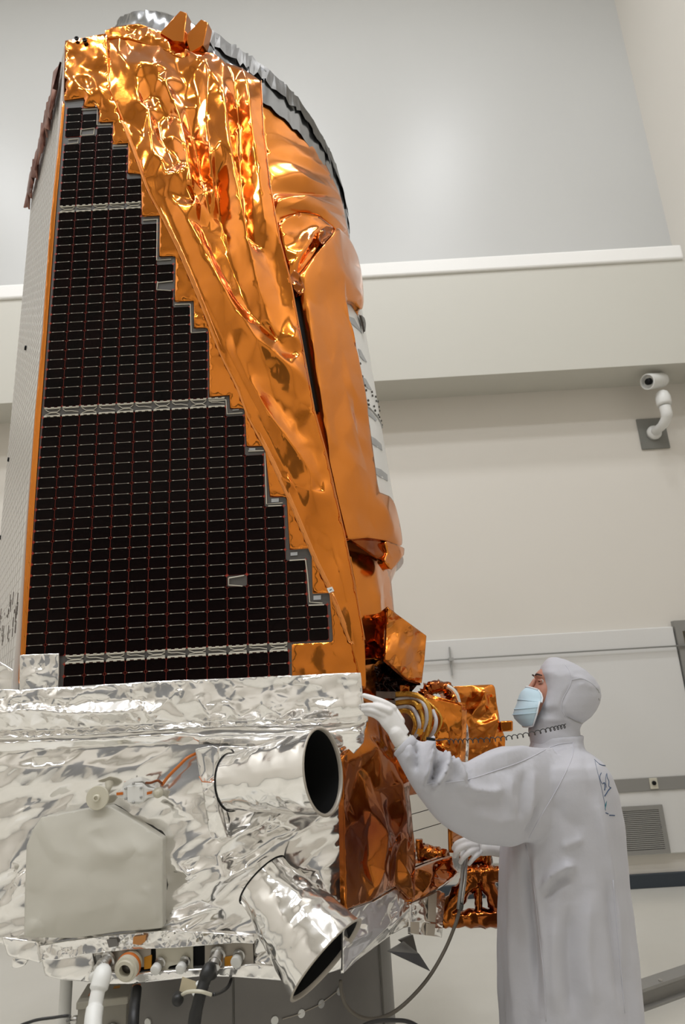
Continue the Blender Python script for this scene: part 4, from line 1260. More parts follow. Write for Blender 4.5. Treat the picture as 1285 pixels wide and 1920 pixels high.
facet('gold_box_front', [(795, 1308, 2.86), (830, 1314, 2.86), (866, 1322, 2.86), (868, 1370, 2.86), (862, 1424, 2.86), (850, 1450, 2.86), (800, 1420, 2.86), (790, 1390, 2.86)], 'kapton', 71, sp=26, amp=0.012, th=0.12, ridges=[[(830, 1320, .0), (840, 1370, .02), (848, 1420, .0)], [(800, 1395, .0), (830, 1400, .02), (850, 1440, .0)]])
facet('gold_box_edge', [(866, 1321, 2.86), (876, 1330, 2.95), (873, 1436, 2.95), (862, 1430, 2.86)], 'tape', 72, sp=18, amp=0.004)
facet('gold_box_top', [(795, 1307, 2.85), (866, 1321, 2.85), (874, 1322, 2.95), (800, 1300, 2.95)], 'kapton_smooth', 73, sp=14, amp=0.004)
facet('rear_box_front', [(840, 1288, 3.12), (885, 1285, 3.12), (928, 1283, 3.12), (932, 1320, 3.12), (940, 1362, 3.12), (948, 1385, 3.12), (947, 1405, 3.12), (940, 1424, 3.12), (905, 1424, 3.12), (870, 1426, 3.12), (868, 1360, 3.12)], 'kapton_smooth', 74, sp=24, amp=0.008, th=0.15, crease=0.5,
      ridges=[[(876, 1370, .0), (905, 1360, .02), (930, 1350, .03)], [(880, 1380, .0), (910, 1372, .016), (932, 1355, .03)], [(892, 1318, .01), (905, 1300, .04), (915, 1325, .01)], [(905, 1415, .0), (920, 1390, .02), (933, 1360, .03)], [(890, 1330, .02), (905, 1322, .03), (926, 1332, .0)]])
smooth_by_angle(bevel(MB().prism([AT(a, b, 3.05) for a, b in [(938, 1352), (962, 1351), (962, 1371), (940, 1372)]], [AT(a, b, 3.12) for a, b in [(938, 1352), (962, 1351), (962, 1371), (940, 1372)]]).build('box_peg', M['kapton'], SC), 0.006))
wrapped([AT(796, 1306, 3.0), AT(806, 1292, 3.0), AT(826, 1288, 3.0), AT(842, 1294, 3.0), AT(850, 1310, 3.0)], 0.03, 'rounded_foil_bundle', 8, 12, 'kapton_dark')
MB().tube(catmull([AT(a, b, 2.93) for a, b in [(838, 1286), (848, 1292), (856, 1302), (861, 1318)]]), 0.010, 10).build('silver_ring', M['silver'], SC, True)
facet('silver_tape_edge', [(873, 1350, 2.96), (878, 1362, 2.98), (880, 1390, 2.99), (878, 1428, 2.99), (871, 1428, 2.96)], 'silver', 75, sp=10, amp=0.004)
# small white label on the blanket
S = FRONT.off(0.02)
q = [(613, 1103), (623, 1100), (627, 1108), (617, 1112)]
lb = MB().prism([S(a, b) for a, b in q], [S(a, b, -0.004) for a, b in q]).build('white_label', M['white_plastic'], SC)
MB().prism([S(a, b, .0006) for a, b in [(618, 1106), (622, 1104.5), (622.5, 1106), (618.5, 1107.5)]], [S(a, b, -0.001) for a, b in [(618, 1106), (622, 1104.5), (622.5, 1106), (618.5, 1107.5)]]).build('printed_mark', M['print'], lb)
MB().tube([S(624, 1112, .0), S(633, 1132, .0)], 0.0016, 6).build('label_tie', M['tape'], SC, True)

# ================================================================== STAND AND CABLES UNDER THE SPACECRAFT
st = thing('support_stand', (CX + 0.07, CY, 0), 'grey metal cylinder stand carrying the spacecraft', 'stand')
SX, SY, SRAD = CX + 0.055, CY - 0.05, 0.62
ns = 72


def cylpt(px, py, d=0.0):
    dd = ray(px, py)
    a = dd.x * dd.x + dd.y * dd.y
    b = -(dd.x * SX + dd.y * SY)
    k = SX * SX + SY * SY - (SRAD + d) ** 2
    t = (-b - sqrt(max(b * b - a * k, 0))) / a
    return CAM + dd * t


smooth_by_angle(MB().lathe([(SRAD, 0.0), (SRAD, 0.895), (SRAD - 0.02, 0.897), (SRAD - 0.02, 0.0)], (SX, SY, 0), (0, 0, 1), ns, True).build('cylinder', M['stand'], st))
smooth_by_angle(MB().lathe([(SRAD + 0.05, 0.0), (SRAD + 0.05, 0.02), (SRAD, 0.022), (SRAD, 0.0)], (SX, SY, 0), (0, 0, 1), ns, True).build('base_flange', M['stand'], st))
mb = MB()
ang = radians(66)
e = Vector((SX + SRAD * sin(ang), SY - SRAD * cos(ang), 0))
MB().tube([e + Vector((0, 0, .02)), e + Vector((0, 0, .88))], 0.006, 6).build('edge_seam', M['film_dark'], st)
e = cylpt(438, 1880)
MB().tube([Vector((e.x, e.y, .02)), Vector((e.x, e.y, .88))], 0.0035, 6).build('panel_seam', M['film_dark'], st)
for (x, y) in ((565, 1900), (515, 1913), (602, 1882), (278, 1917), (636, 1858)):
    p = cylpt(x, y)
    n = Vector((p.x - SX, p.y - SY, 0)).normalized()
    mm = M['white_plastic'] if x < 590 else M['grey_metal']
    MB().lathe([(0.013, -0.002), (0.013, 0.004), (0.001, 0.005)], p, n, 16).build('hole_light_disc', mm, st)  # pale disc coloured to stand for light seen through a hole
p0, p1 = cylpt(520, 1912), cylpt(634, 1860)
MB().tube([cylpt(x, y, 0.004) for x, y in [(530, 1911), (560, 1902), (600, 1884), (634, 1858)]], 0.0016, 5).build('scribe_line', M['tab'], st)

po = MB().tube([(-1.10, 2.78, 0.0), (-1.13, 2.86, 0.895)], 0.022, 14).build('support_post', M['white_plastic'], None, True)
tag(po, 'pale grey vertical post behind the white cable at lower left', 'post')

jb = thing('junction_box', AT(190, 1930, 2.12), 'small grey metal connector box under the bus at lower left', 'box')
JA = [(143, 1878, 2.12), (205, 1858, 2.30), (222, 1852, 2.32)]
P0 = AT(146, 1884, 2.40)
ux = Vector((0.145, 0.022, 0)); uy = Vector((-0.022, 0.145, 0)); uz = Vector((0, 0, -0.18))
def jbp(a, b, c):
    return P0 + ux * a + uy * b + uz * c
q0 = [jbp(0, 0, 0), jbp(1, 0, 0), jbp(1, 1, 0), jbp(0, 1, 0)]
bevel(MB().prism(q0, [p + uz for p in q0]).build('case', mat('box_grey', srgb(138, 134, 124), 0.45, 0.3), jb), 0.004)
q1 = [jbp(-.03, -.04, -0.05), jbp(1.03, -.04, -0.05), jbp(1.03, 1.03, -0.05), jbp(-.03, 1.03, -0.05)]
lid = bevel(MB().prism(q1, [p + uz * 0.12 for p in q1]).build('lid', mat('box_lid', srgb(160, 156, 144), 0.45, 0.3), jb), 0.004)
for a, b, mm in ((.15, .25, 'orange_cable'), (.62, .5, 'yellow'), (.85, .85, 'orange_cable')):
    q = [jbp(a, b, -.055), jbp(a + .14, b, -.055), jbp(a + .14, b + .14, -.055), jbp(a, b + .14, -.055)]
    MB().prism(q, [p + uz * 0.01 for p in q]).build('coloured_sticker', M[mm], lid)
for a in (.3, .72):
    MB().lathe([(0.024, 0), (0.024, 0.012), (0.015, 0.014), (0.013, 0.03), (0.004, 0.03)], jbp(a, -0.0, .45), -uy, 16).build('socket', M['steel'], jb, True)
MB().lathe([(0.012, 0), (0.012, 0.02), (0.006, 0.03)], jbp(0, .3, .3), -ux, 12).build('side_plug', M['steel'], jb, True)
# the box hangs from a rod off the post
MB().tube([jbp(.5, .9, .6), Vector((-1.10, 2.81, 0.55))], 0.008, 8).build('bracket_arm', M['steel'], jb)
tag(MB().tube(catmull([jbp(-.27, .3, .3), AT(130, 1905, 2.1), AT(100, 1908, 2.08), AT(60, 1915, 2.05), AT(25, 1935, 2.0), AT(0, 2000, 1.95)]), 0.004, 8).build('thin_cable', M['cord'], None, True), 'thin dark cable leaving the small grey box to the left', 'cable')
tag(MB().tube(catmull([e1 + Vector((-0.010, -0.016, -0.012)), AT(192, 1825, 2.25), AT(184, 1858, 2.22), AT(178, 1890, 2.2), AT(174, 1930, 2.16), AT(172, 2050, 2.1)]), [0.014] * 8 + [0.026] * 8 + [0.020] * 8 + [0.024] * 8 + [0.026] * 9, 14).build('white_cable', M['white_plastic'], None, True), 'thick white sleeved cable hanging from the connector bay', 'cable')
bkc = tag(MB().tube(catmull([e2 + Vector((-0.002, -0.014, -0.014)), AT(392, 1818, 2.25), AT(382, 1845, 2.23), AT(372, 1880, 2.21), AT(364, 1925, 2.2), AT(356, 2050, 2.15)]), [0.017] * 6 + [0.020] * 8 + [0.017] * 14 + [0.018] * 13, 14).build('black_cable', M['rubber'], None, True), 'black sleeved cable with paper tag hanging from right connectors', 'cable')
bc = tag(MB().tube(catmull([AT(256, 1854, 2.40), AT(255, 1866, 2.38), AT(252, 1890, 2.34), AT(250, 1930, 2.30), AT(248, 2050, 2.26)]), 0.016, 12).build('black_cable', M['rubber'], None, True), 'short black cable hanging below the round connector by the box', 'cable')
MB().tube([AT(256, 1847, 2.405), AT(256, 1855, 2.40)], 0.013, 10).build('copper_end', M['orange_cable'], bc, True)
tg = thing('paper_tag', AT(362, 1850, 2.25), 'cream paper tag tied round the black cable', 'tag')
q = [(342, 1831), (370, 1841), (391, 1852), (388, 1862), (375, 1866), (336, 1859)]
MB().prism([AT(a, b, 2.275) for a, b in q], [AT(a, b, 2.279) for a, b in q]).build('paper', mat('tag_paper', srgb(206, 194, 164), 0.7), tg)
MB().tube(catmull([AT(337, 1868, 2.26), AT(352, 1860, 2.22), AT(375, 1859, 2.185), AT(396, 1865, 2.21)]), 0.005, 8).build('cable_stub', M['cream'], tg, True)
MB().lathe([(0.015, 0), (0.017, 0.02), (0.012, 0.03)], AT(333, 1868, 2.26), (0.3, -1, -.2), 14).build('black_plug', M['rubber'], tg, True)
for y in (1846, 1863):
    MB().lathe([(0.019, -0.004), (0.021, 0), (0.019, 0.004)], AT(380 - (y - 1846) * .4, y, 2.242), (0.25, 0, 1), 14).build('cable_tie', M['white_plastic'], bkc, True)
tag(MB().tube(catmull([AT(401, 1865, 2.215), AT(415, 1860, 2.28), AT(428, 1850, 2.36), AT(434, 1836, 2.42)]), 0.005, 8).build('thin_cable', M['cord'], None, True), 'thin dark lead curving up from the paper tag to the bus', 'cable')
tag(MB().tube(catmull([AT(660, 1935, 2.3), AT(700, 1916, 2.35), AT(740, 1913, 2.4), AT(770, 1917, 2.45), AT(800, 1935, 2.5)]), 0.006, 8).build('floor_cable', M['cord'], None, True), 'black cable arching at the bottom edge right of the stand', 'cable')

# ================================================================== THE PERSON
PN = thing('person', (0.66, 2.62, 0.0), 'person in white hooded gown and blue mask, one gloved hand raised to the spacecraft', 'person')
PY = 2.62


def blob(mb, c, r, n=20, k=12):
    c = Vector(c)
    r = Vector(r) if hasattr(r, '__len__') else Vector((r, r, r))
    rings = []
    for i in range(1, k):
        th = pi * i / k
        rings.append([c + Vector((r.x * sin(th) * cos(2 * pi * j / n), r.y * sin(th) * sin(2 * pi * j / n), -r.z * cos(th))) for j in range(n)])
    mb.loft(rings)


def limb(mb, pts, rad, n=18, flat=1.0):
    """tapered limb with rounded ends"""
    q = catmull(pts, 6)
    rr = []
    for i in range(len(q)):
        t = i / (len(q) - 1) * (len(rad) - 1)
        a = min(int(t), len(rad) - 2)
        rr.append(rad[a] + (rad[a + 1] - rad[a]) * (t - a))
    d0 = (q[0] - q[1]).normalized()
    d1 = (q[-1] - q[-2]).normalized()
    pre = [q[0] + d0 * rr[0] * v for v in (0.95, 0.75, 0.4)]
    post = [q[-1] + d1 * rr[-1] * v for v in (0.4, 0.75, 0.95)]
    mb.tube(pre + q + post, [rr[0] * v for v in (0.3, 0.66, 0.92)] + rr + [rr[-1] * v for v in (0.92, 0.66, 0.3)], n, True, flat)


def fuse(name, mb, mat_, voxel, smooth, parent, post=None):
    """one continuous skin over overlapping volumes"""
    o = mb.build(name + '_volume', None)
    md = o.modifiers.new('remesh', 'REMESH')
    md.mode = 'VOXEL'
    md.voxel_size = voxel
    sm = o.modifiers.new('smooth', 'SMOOTH')
    sm.factor = 0.5
    sm.iterations = smooth
    dg = bpy.context.evaluated_depsgraph_get()
    me = bpy.data.meshes.new_from_object(o.evaluated_get(dg))
    me.name = name
    bpy.data.objects.remove(o)
    if post:
        post(me)
    return mo(name, me, mat_, parent, True)


def ring_px(y, xl, xr, b, Yc=PY, n=40, p=2.3, egg=0.0, front=None):
    """horizontal elliptical ring: silhouette between two pixels, half depth b"""
    L, R_ = AT(xl, y, Yc), AT(xr, y, Yc)
    c = (L + R_) / 2
    a = (R_.x - L.x) / 2
    out = []
    for j in range(n):
        u = 2 * pi * j / n
        cu, su = cos(u), sin(u)
        p_ = front if (front and cu < 0) else p
        ex = abs(cu) ** (2 / p_) * (1 if cu >= 0 else -1)
        ey = abs(su) ** (2 / p_) * (1 if su >= 0 else -1)
        out.append(Vector((c.x + a * ex, c.y + b * ey * (1 - egg * max(0, -ex)), c.z)))
    return out


# ---- body: one continuous mesh
bd = MB()
bd.loft([ring_px(y, a, b, d, p=2.0, egg=e) for y, a, b, d, e in (
    (1243, 1030, 1062, .03, 0), (1252, 1014, 1084, .055, .1), (1264, 1005, 1100, .07, .25), (1271, 1004, 1106, .073, .3), (1279, 1005, 1110, .075, .32), (1287, 1001, 1112, .076, .4),
    (1296, 997, 1112, .075, .45), (1308, 992, 1110, .073, .45), (1320, 989, 1106, .07, .45), (1333, 986, 1100, .067, .4), (1345, 984, 1094, .062, .35), (1356, 988, 1086, .06, .2), (1368, 1002, 1082, .06, 0), (1390, 1010, 1082, .062, 0), (1420, 1005, 1085, .08, 0))])
bd.loft([ring_px(y, a, b, d) for y, a, b, d in ((1412, 1010, 1090, .10), (1440, 985, 1105, .17), (1500, 980, 1120, .17), (1600, 985, 1115, .14), (1680, 985, 1125, .14), (1760, 985, 1135, .155), (1830, 990, 1140, .16))])
for sy in (-1, 1):
    limb(bd, [(0.625, PY + sy * .085, .86), (0.62, PY + sy * .09, .50), (0.65, PY + sy * .10, .09)], [.085, .06, .045])
    limb(bd, [(0.67, PY + sy * .10, .055), (0.50, PY + sy * .11, .04)], [.042, .035])
limb(bd, [AT(1035, 1450, 2.58), AT(930, 1492, 2.45), AT(835, 1470, 2.32)], [.052, .044, .036])
limb(bd, [AT(835, 1474, 2.31), AT(795, 1438, 2.295), AT(752, 1388, 2.295)], [.040, .034, .026])
limb(bd, [AT(1045, 1445, 2.78), AT(1040, 1530, 2.82), AT(1010, 1590, 2.83)], [.06, .05, .042])
limb(bd, [AT(1010, 1590, 2.83), AT(960, 1592, 2.80), AT(925, 1591, 2.79)], [.042, .034, .027])
fuse('body', bd, M['skin'], 0.008, 2, PN)

# ---- gown
gw = MB()
gw.loft([ring_px(y, a, b, d, p=2.4) for y, a, b, d in (
    (1402, 1000, 1085, .095), (1416, 976, 1104, .165), (1432, 962, 1122, .205), (1452, 955, 1136, .215), (1490, 952, 1150, .215), (1540, 948, 1160, .21), (1590, 940, 1165, .205), (1650, 938, 1169, .205),
    (1720, 937, 1176, .21), (1800, 939, 1185, .215), (1880, 942, 1194, .22), (1960, 946, 1203, .225), (2060, 950, 1214, .23))])
gw.loft([ring_px(y, a, b, d, n=28) for y, a, b, d in ((1380, 998, 1094, .085), (1395, 996, 1092, .088), (1420, 985, 1095, .13))])


def sleeve(path, rv, rd, n=28):
    q = catmull([AT(x, y, Y) for x, y, Y in path], 5)
    k = len(q) - 1
    rings = []
    for i, p in enumerate(q):
        t = i / k * (len(rv) - 1)
        a = min(int(t), len(rv) - 2)
        f = t - a
        r1 = rv[a] + (rv[a + 1] - rv[a]) * f
        r2 = rd[a] + (rd[a + 1] - rd[a]) * f
        d = (q[min(i + 1, k)] - q[max(i - 1, 0)])
        d.y *= 0.3
        d.normalize()
        up = Vector((0, -1, 0)).cross(d).normalized()
        rings.append([p + up * (r1 * cos(2 * pi * j / n)) + Vector((0, -1, 0)) * (r2 * sin(2 * pi * j / n)) for j in range(n)])
    gw.loft(rings)


sleeve([(1050, 1480, 2.50), (1005, 1487, 2.46), (950, 1492, 2.41), (900, 1496, 2.36), (858, 1488, 2.315), (822, 1463, 2.29), (786, 1428, 2.285), (756, 1396, 2.295)],
       [.14, .148, .156, .135, .106, .083, .062, .041], [.05, .075, .095, .098, .09, .075, .058, .040])
sleeve([(1050, 1480, 2.74), (1035, 1530, 2.79), (1005, 1580, 2.82), (960, 1592, 2.80), (945, 1591, 2.795)], [.13, .11, .085, .05, .042], [.06, .07, .07, .05, .042])
FOLDS = [  # pixel polyline, width in pixels, height in metres
    ([(800, 1384), (808, 1410), (806, 1440), (798, 1478)], 6, .022), ([(783, 1390), (780, 1420), (776, 1450)], 6, -.014), ([(828, 1415), (836, 1432), (832, 1450), (812, 1486)], 7, .024), ([(818, 1425), (816, 1450), (805, 1470)], 6, -.020),
    ([(846, 1428), (858, 1444), (872, 1470)], 7, .020), ([(840, 1460), (880, 1480), (920, 1486), (945, 1478)], 10, .012), ([(880, 1520), (930, 1540), (985, 1530)], 18, .008), ([(905, 1450), (960, 1440), (1005, 1415)], 10, -.004),
    ([(960, 1450), (955, 1490), (968, 1530)], 9, .006), ([(985, 1440), (980, 1500), (972, 1545)], 8, -.006), ([(1000, 1440), (998, 1490), (988, 1550)], 8, .006), ([(1015, 1500), (1000, 1545), (985, 1578)], 7, -.011),
    ([(1030, 1430), (1075, 1400), (1090, 1400)], 8, .004), ([(1000, 1588), (1006, 1660), (1018, 1760), (1024, 1900)], 8, .010), ([(985, 1590), (990, 1660), (1000, 1760), (1008, 1910)], 9, -.013), ([(1008, 1676), (1035, 1640), (1062, 1622), (1082, 1628)], 9, .013),
    ([(1020, 1690), (1045, 1655), (1070, 1642)], 9, -.009), ([(1040, 1710), (1036, 1800), (1042, 1910)], 14, .008), ([(1070, 1690), (1066, 1800), (1074, 1920)], 13, -.010), ([(1105, 1660), (1100, 1780), (1110, 1920)], 16, .010), ([(1140, 1640), (1150, 1760), (1165, 1900)], 9, -.008),
    ([(1120, 1500), (1140, 1600), (1158, 1720), (1172, 1860)], 9, .007), ([(960, 1610), (958, 1720), (966, 1900)], 9, .006), ([(948, 1640), (948, 1760), (952, 1900)], 6, -.005), ([(1050, 1590), (1075, 1580), (1095, 1572)], 8, .005), ([(1030, 1500), (1060, 1540), (1100, 1560)], 16, -.004), ([(1095, 1410), (1108, 1460), (1122, 1520)], 12, -.004),
    ([(870, 1430), (880, 1450), (878, 1475)], 7, -.006), ([(765, 1395), (772, 1412), (762, 1426)], 6, .005), ([(900, 1425), (950, 1412), (1000, 1398)], 8, .004)]


def fold(me):
    n = len(me.vertices)
    co = np.empty(n * 3)
    me.vertices.foreach_get('co', co)
    co = co.reshape(-1, 3)
    no = np.empty(n * 3)
    me.vertex_normals.foreach_get('vector', no)
    no = no.reshape(-1, 3)
    v = co - np.array(CAM)
    z = v @ np.array(FWD)
    px = W / 2 + FPX * (v @ np.array(RGT)) / z
    py = H / 2 - FPX * (v @ np.array(UPV)) / z
    near = np.clip((2.66 - co[:, 1]) / 0.08, 0, 1)
    d = np.zeros(n)
    for pts, w, h in FOLDS:
        best = np.full(n, 1e9)
        along = np.zeros(n)
        L = len(pts) - 1
        for i, ((x0, y0), (x1, y1)) in enumerate(zip(pts, pts[1:])):
            l2 = (x1 - x0) ** 2 + (y1 - y0) ** 2
            t = np.clip(((px - x0) * (x1 - x0) + (py - y0) * (y1 - y0)) / l2, 0, 1)
            q = np.hypot(px - x0 - t * (x1 - x0), py - y0 - t * (y1 - y0))
            m_ = q < best
            best[m_] = q[m_]
            along[m_] = ((i + t) / L)[m_]
        d += 1.9 * h * np.exp(-(best / w) ** 1.5) * near * np.clip(np.sin(np.pi * np.clip(along, 0.03, .97)) * 1.6, 0, 1)
    ph = np.arctan2(co[:, 1] - PY, co[:, 0] - 0.66)
    low = np.clip((1.25 - co[:, 2]) / 0.6, 0, 1)
    d += low * 0.006 * np.sin(9 * ph + 1.5 * np.sin(4 * co[:, 2])) + low * 0.003 * np.sin(17 * ph + 3 * co[:, 2])
    d += 0.0012 * np.sin(41 * co[:, 0] + 13 * co[:, 2]) * np.sin(33 * co[:, 2] - 17 * co[:, 1])
    co += no * d[:, None]
    me.vertices.foreach_set('co', co.ravel())
    me.update()


gown = fuse('gown', gw, M['gown'], 0.0075, 6, PN, fold)
bvh = BVHTree.FromPolygons([v.co[:] for v in gown.data.vertices], [p.vertices[:] for p in gown.data.polygons])


def on_gown(x, y, lift=0.001):
    hit, n, i, dd = bvh.ray_cast(CAM, ray(x, y).normalized())
    if hit is None:
        hit, n, i, dd = bvh.find_nearest(AT(x, y, 2.6))
    return hit - ray(x, y).normalized() * lift


def stroke(mb, px, r, lift=0.0005, n=6):
    mb.tube([on_gown(x, y, lift) for x, y in catmull2(px)], r, n)


def catmull2(px, n=6):
    return [(p.x, p.y) for p in catmull([(x, y, 0) for x, y in px], n)]


mb = MB()
for pts in ([(800, 1470), (870, 1463), (930, 1445), (985, 1425), (1040, 1398), (1075, 1392)], [(1075, 1392), (1073, 1420), (1050, 1470), (1015, 1530), (988, 1580)], [(986, 1584), (1000, 1650), (1010, 1740), (1020, 1830), (1024, 1915)], [(1150, 1650), (1160, 1760), (1172, 1900)]):
    stroke(mb, pts, 0.0016)
mb.build('gown_seams', M['gown_seam'], gown, True, kind='stuff')
cuff = MB().lathe([(0.040, -0.004), (0.044, 0.0), (0.043, 0.024), (0.038, 0.026)], AT(757, 1397, 2.295), (AT(786, 1428, 2.285) - AT(757, 1397, 2.295)), 24, True)
cuff.build('cuff', M['gown'], gown, True)
# printed emblem on the back, wrapping out of sight
mb = MB()
for pts, r in (([(1115, 1424), (1119, 1428), (1125, 1433)], .0013), ([(1124, 1433), (1130, 1435), (1136, 1435.5)], .0020), ([(1116, 1427), (1121, 1448), (1128, 1476), (1134, 1505), (1136, 1520)], .0007), ([(1136, 1524), (1141, 1526)], .0016), ([(1143, 1528.5), (1153, 1529)], .0018),
               ([(1128, 1449), (1125, 1456), (1127, 1465), (1130, 1470)], .0011), ([(1138, 1450), (1139, 1458), (1142, 1465), (1142, 1474), (1146, 1477)], .0014), ([(1146, 1477), (1141, 1482), (1138, 1487), (1134, 1493)], .0017), ([(1131, 1469), (1134, 1468), (1135, 1475), (1134, 1482)], .0018), ([(1137, 1452), (1136, 1465), (1138, 1477)], .0009)):
    stroke(mb, pts, r, 0.0003)
mb.build('printed_emblem', M['print'], gown, False, kind='stuff')
mb = MB()
mb.tube([on_gown(x, y, 0.0003) for x, y in [(1138, 1502), (1136, 1510), (1135, 1518)]], [.0006, .0024, .0006], 6)
mb.build('emblem_leaf', M['print_teal'], gown)

# ---- hood
hd_ = MB()
hd_.loft([ring_px(y, a, b, d, p=2.2, front=4.2 if 1255 < y < 1325 else 2.6) for y, a, b, d in (
    (1232, 1030, 1044, .012), (1238, 1023, 1060, .042), (1247, 1016, 1077, .065), (1260, 1012, 1098, .083), (1276, 1016, 1114, .094), (1292, 1017, 1123, .099), (1308, 1014, 1125, .100), (1322, 1008, 1122, .099), (1336, 1002, 1116, .095), (1347, 997, 1108, .088),
    (1357, 993, 1094, .080), (1368, 992, 1086, .078), (1385, 996, 1088, .080), (1402, 1000, 1090, .085))])
HF = [([(1063, 1258), (1075, 1270), (1090, 1272), (1110, 1285)], 5, .005), ([(1072, 1282), (1062, 1300), (1053, 1322), (1058, 1340)], 3, -.004), ([(1058, 1340), (1075, 1350), (1096, 1358)], 4, -.008), ([(1000, 1345), (1030, 1350), (1060, 1352)], 6, .004), ([(1030, 1262), (1050, 1268), (1070, 1262)], 6, .003),
      ([(1012, 1330), (1030, 1336), (1050, 1330)], 6, -.003), ([(1080, 1285), (1095, 1283), (1115, 1290)], 6, .004), ([(1000, 1362), (1035, 1368), (1075, 1360)], 5, -.004)]


def hfold(me):
    global FOLDS
    keep = FOLDS
    FOLDS = [(a, b, c * 0.6) for a, b, c in HF]
    fold(me)
    FOLDS = keep


hood = fuse('hood', hd_, M['gown'], 0.0055, 3, PN, hfold)
hv = BVHTree.FromPolygons([v.co[:] for v in hood.data.vertices], [p.vertices[:] for p in hood.data.polygons])


def on_hood(x, y, lift=0.0):
    hit, n, i, dd = hv.ray_cast(CAM, ray(x, y).normalized())
    if hit is None:
        hit, n, i, dd = hv.find_nearest(AT(x, y, 2.6))
    return hit - ray(x, y).normalized() * lift


mb = MB()
for pts in ([(1060, 1246), (1068, 1258), (1072, 1275), (1066, 1292), (1056, 1310), (1053, 1328), (1060, 1344)], [(1072, 1275), (1090, 1272), (1108, 1280), (1122, 1293)], [(1058, 1342), (1072, 1350), (1095, 1358)]):
    mb.tube([on_hood(x, y, 0.0003) for x, y in catmull2(pts)], 0.0014, 6)
mb.build('hood_seams', M['gown_seam'], hood, True, kind='stuff')
mb = MB()
for pts in ([(1118, 1290), (1122, 1294), (1124, 1299)], [(1123, 1309), (1124, 1313)], [(1066, 1346), (1078, 1352), (1092, 1357)]):
    mb.tube([on_hood(x, y, 0.001) for x, y in catmull2(pts)], 0.0018, 6)
mb.build('hood_snaps', M['grey_metal'], hood, True, kind='stuff')
# hem of the face opening
YH = PY


def opening(y, x):
    """both sides of the hood edge about the face"""
    return on_hood(x, y, 0.001)


hem = [(1012, 1262), (1016, 1275), (1018, 1290), (1015, 1306), (1009, 1318), (1003, 1335), (997, 1352)]
nearside = [on_hood(x, y, 0.001) for x, y in catmull2(hem)]
farside = [Vector((p.x, 2 * YH - p.y, p.z)) for p in nearside]
MB().tube(nearside, 0.0028, 8).tube(farside, 0.0028, 8).build('hood_hem', M['gown'], hood, True)

# ---- face: skin in front of the hood, eyes, brows
fc = MB()
rows = [(1256, 1012, .040), (1262, 1006, .052), (1268, 1002.5, .056), (1273, 1003.5, .056), (1278, 1005, .056), (1284, 1003, .058), (1290, 999, .060), (1297, 997, .060), (1305, 994, .058), (1314, 991, .055), (1326, 989, .052), (1340, 986, .045), (1352, 986, .035), (1360, 992, .02)]
for y, xf, b in rows:
    pass
fc.loft([[AT(xf, y, PY) + Vector((0.075 * (1 - cos(u)) * 0.9, 0, 0)) + Vector((0, b * 1.02 * sin(u), 0)) for u in [(-80 + 160 * j / 18) * pi / 180 for j in range(19)]] + [AT(xf, y, PY) + Vector((0.09, 0, 0))] for y, xf, b in rows])
face = fc.build('face', M['skin'], PN, True)
nose = MB()
limb(nose, [AT(1003, 1276, PY), AT(994, 1292, PY), AT(984, 1305, PY)], [.008, .011, .014], 12)
nose.build('nose', M['skin'], face, True)
for sy in (-1, 1):
    eb = AT(1004.5, 1279, PY) + Vector((0.016, sy * 0.032, 0))
    e_ = MB()
    blob(e_, eb, 0.0100, 14, 10)
    ey = e_.build('eye', M['eye'], face, True)
    MB().lathe([(0.0054, 0.0088), (0.005, 0.0097), (0.001, 0.0103)], eb, (-0.93, sy * 0.25, 0.22), 14).build('iris', M['brow'], ey, True)
    lid = MB()
    for dz, r in ((0.006, .0038), (-0.0055, .003)):
        lid.tube(catmull([eb + Vector((-0.009, sy * -0.012, dz * .4)), eb + Vector((-0.0115, 0, dz)), eb + Vector((-0.004, sy * 0.012, dz * .4))], 5), r, 8)
    lid.build('eyelid', M['skin'], ey, True)
    br_ = AT(1003, 1267, PY)
    MB().tube(catmull([br_ + Vector((-0.001, sy * 0.012, 0.0)), br_ + Vector((0.001, sy * 0.030, 0.004)), br_ + Vector((0.014, sy * 0.050, -0.002))], 6), [.002 + .0015 * sin(pi * i / 12) for i in range(13)], 8).build('eyebrow', M['brow'], face, True)

# ---- pleated mask
mk_rows = [(1288, 988, .018, 1002), (1296, 979, .030, 1006), (1304, 975, .040, 1007), (1312, 973, .046, 1005), (1320, 971, .050, 1002), (1330, 967, .052, 999), (1340, 964, .052, 997), (1348, 967, .048, 995), (1356, 975, .040, 993), (1363, 984, .028, 992)]
rings = []
for y, xf, b, xb in mk_rows:
    F_, B_ = AT(xf, y, PY), AT(xb, y, PY)
    L_ = B_.x - F_.x
    rr = []
    for j in range(21):
        u = (-90 + 180 * j / 20) * pi / 180
        rr.append(Vector((F_.x + L_ * (1 - cos(u)) ** 1.15, PY + (b + 0.034) * sin(u), F_.z - 0.014 * (1 - cos(u)) * (1 if y < 1320 else -0.3))))
    rings.append(rr)
mm = MB()
nn = 21
for i, r in enumerate(rings):
    mm.v += r
for i in range(len(rings) - 1):
    for j in range(nn - 1):
        mm.f.append((i * nn + j, i * nn + j + 1, (i + 1) * nn + j + 1, (i + 1) * nn + j))
mask = mm.build('face_mask', M['mask'], PN, True)
so = mask.modifiers.new('thickness', 'SOLIDIFY')
so.thickness = 0.003
ed = MB().tube(rings[0], 0.0035, 6).tube(rings[-1], 0.003, 6)
for j in (0, nn - 1):
    ed.tube([r[j] for r in rings], 0.003, 6)
ed.build('mask_edge', M['mask_white'], mask, True)
pl = MB()
for i in (3, 5, 6):
    pl.tube([p + Vector((-0.0012, 0, 0)) for p in rings[i]], 0.0016, 6)
pl.build('pleats', M['mask'], mask, True)
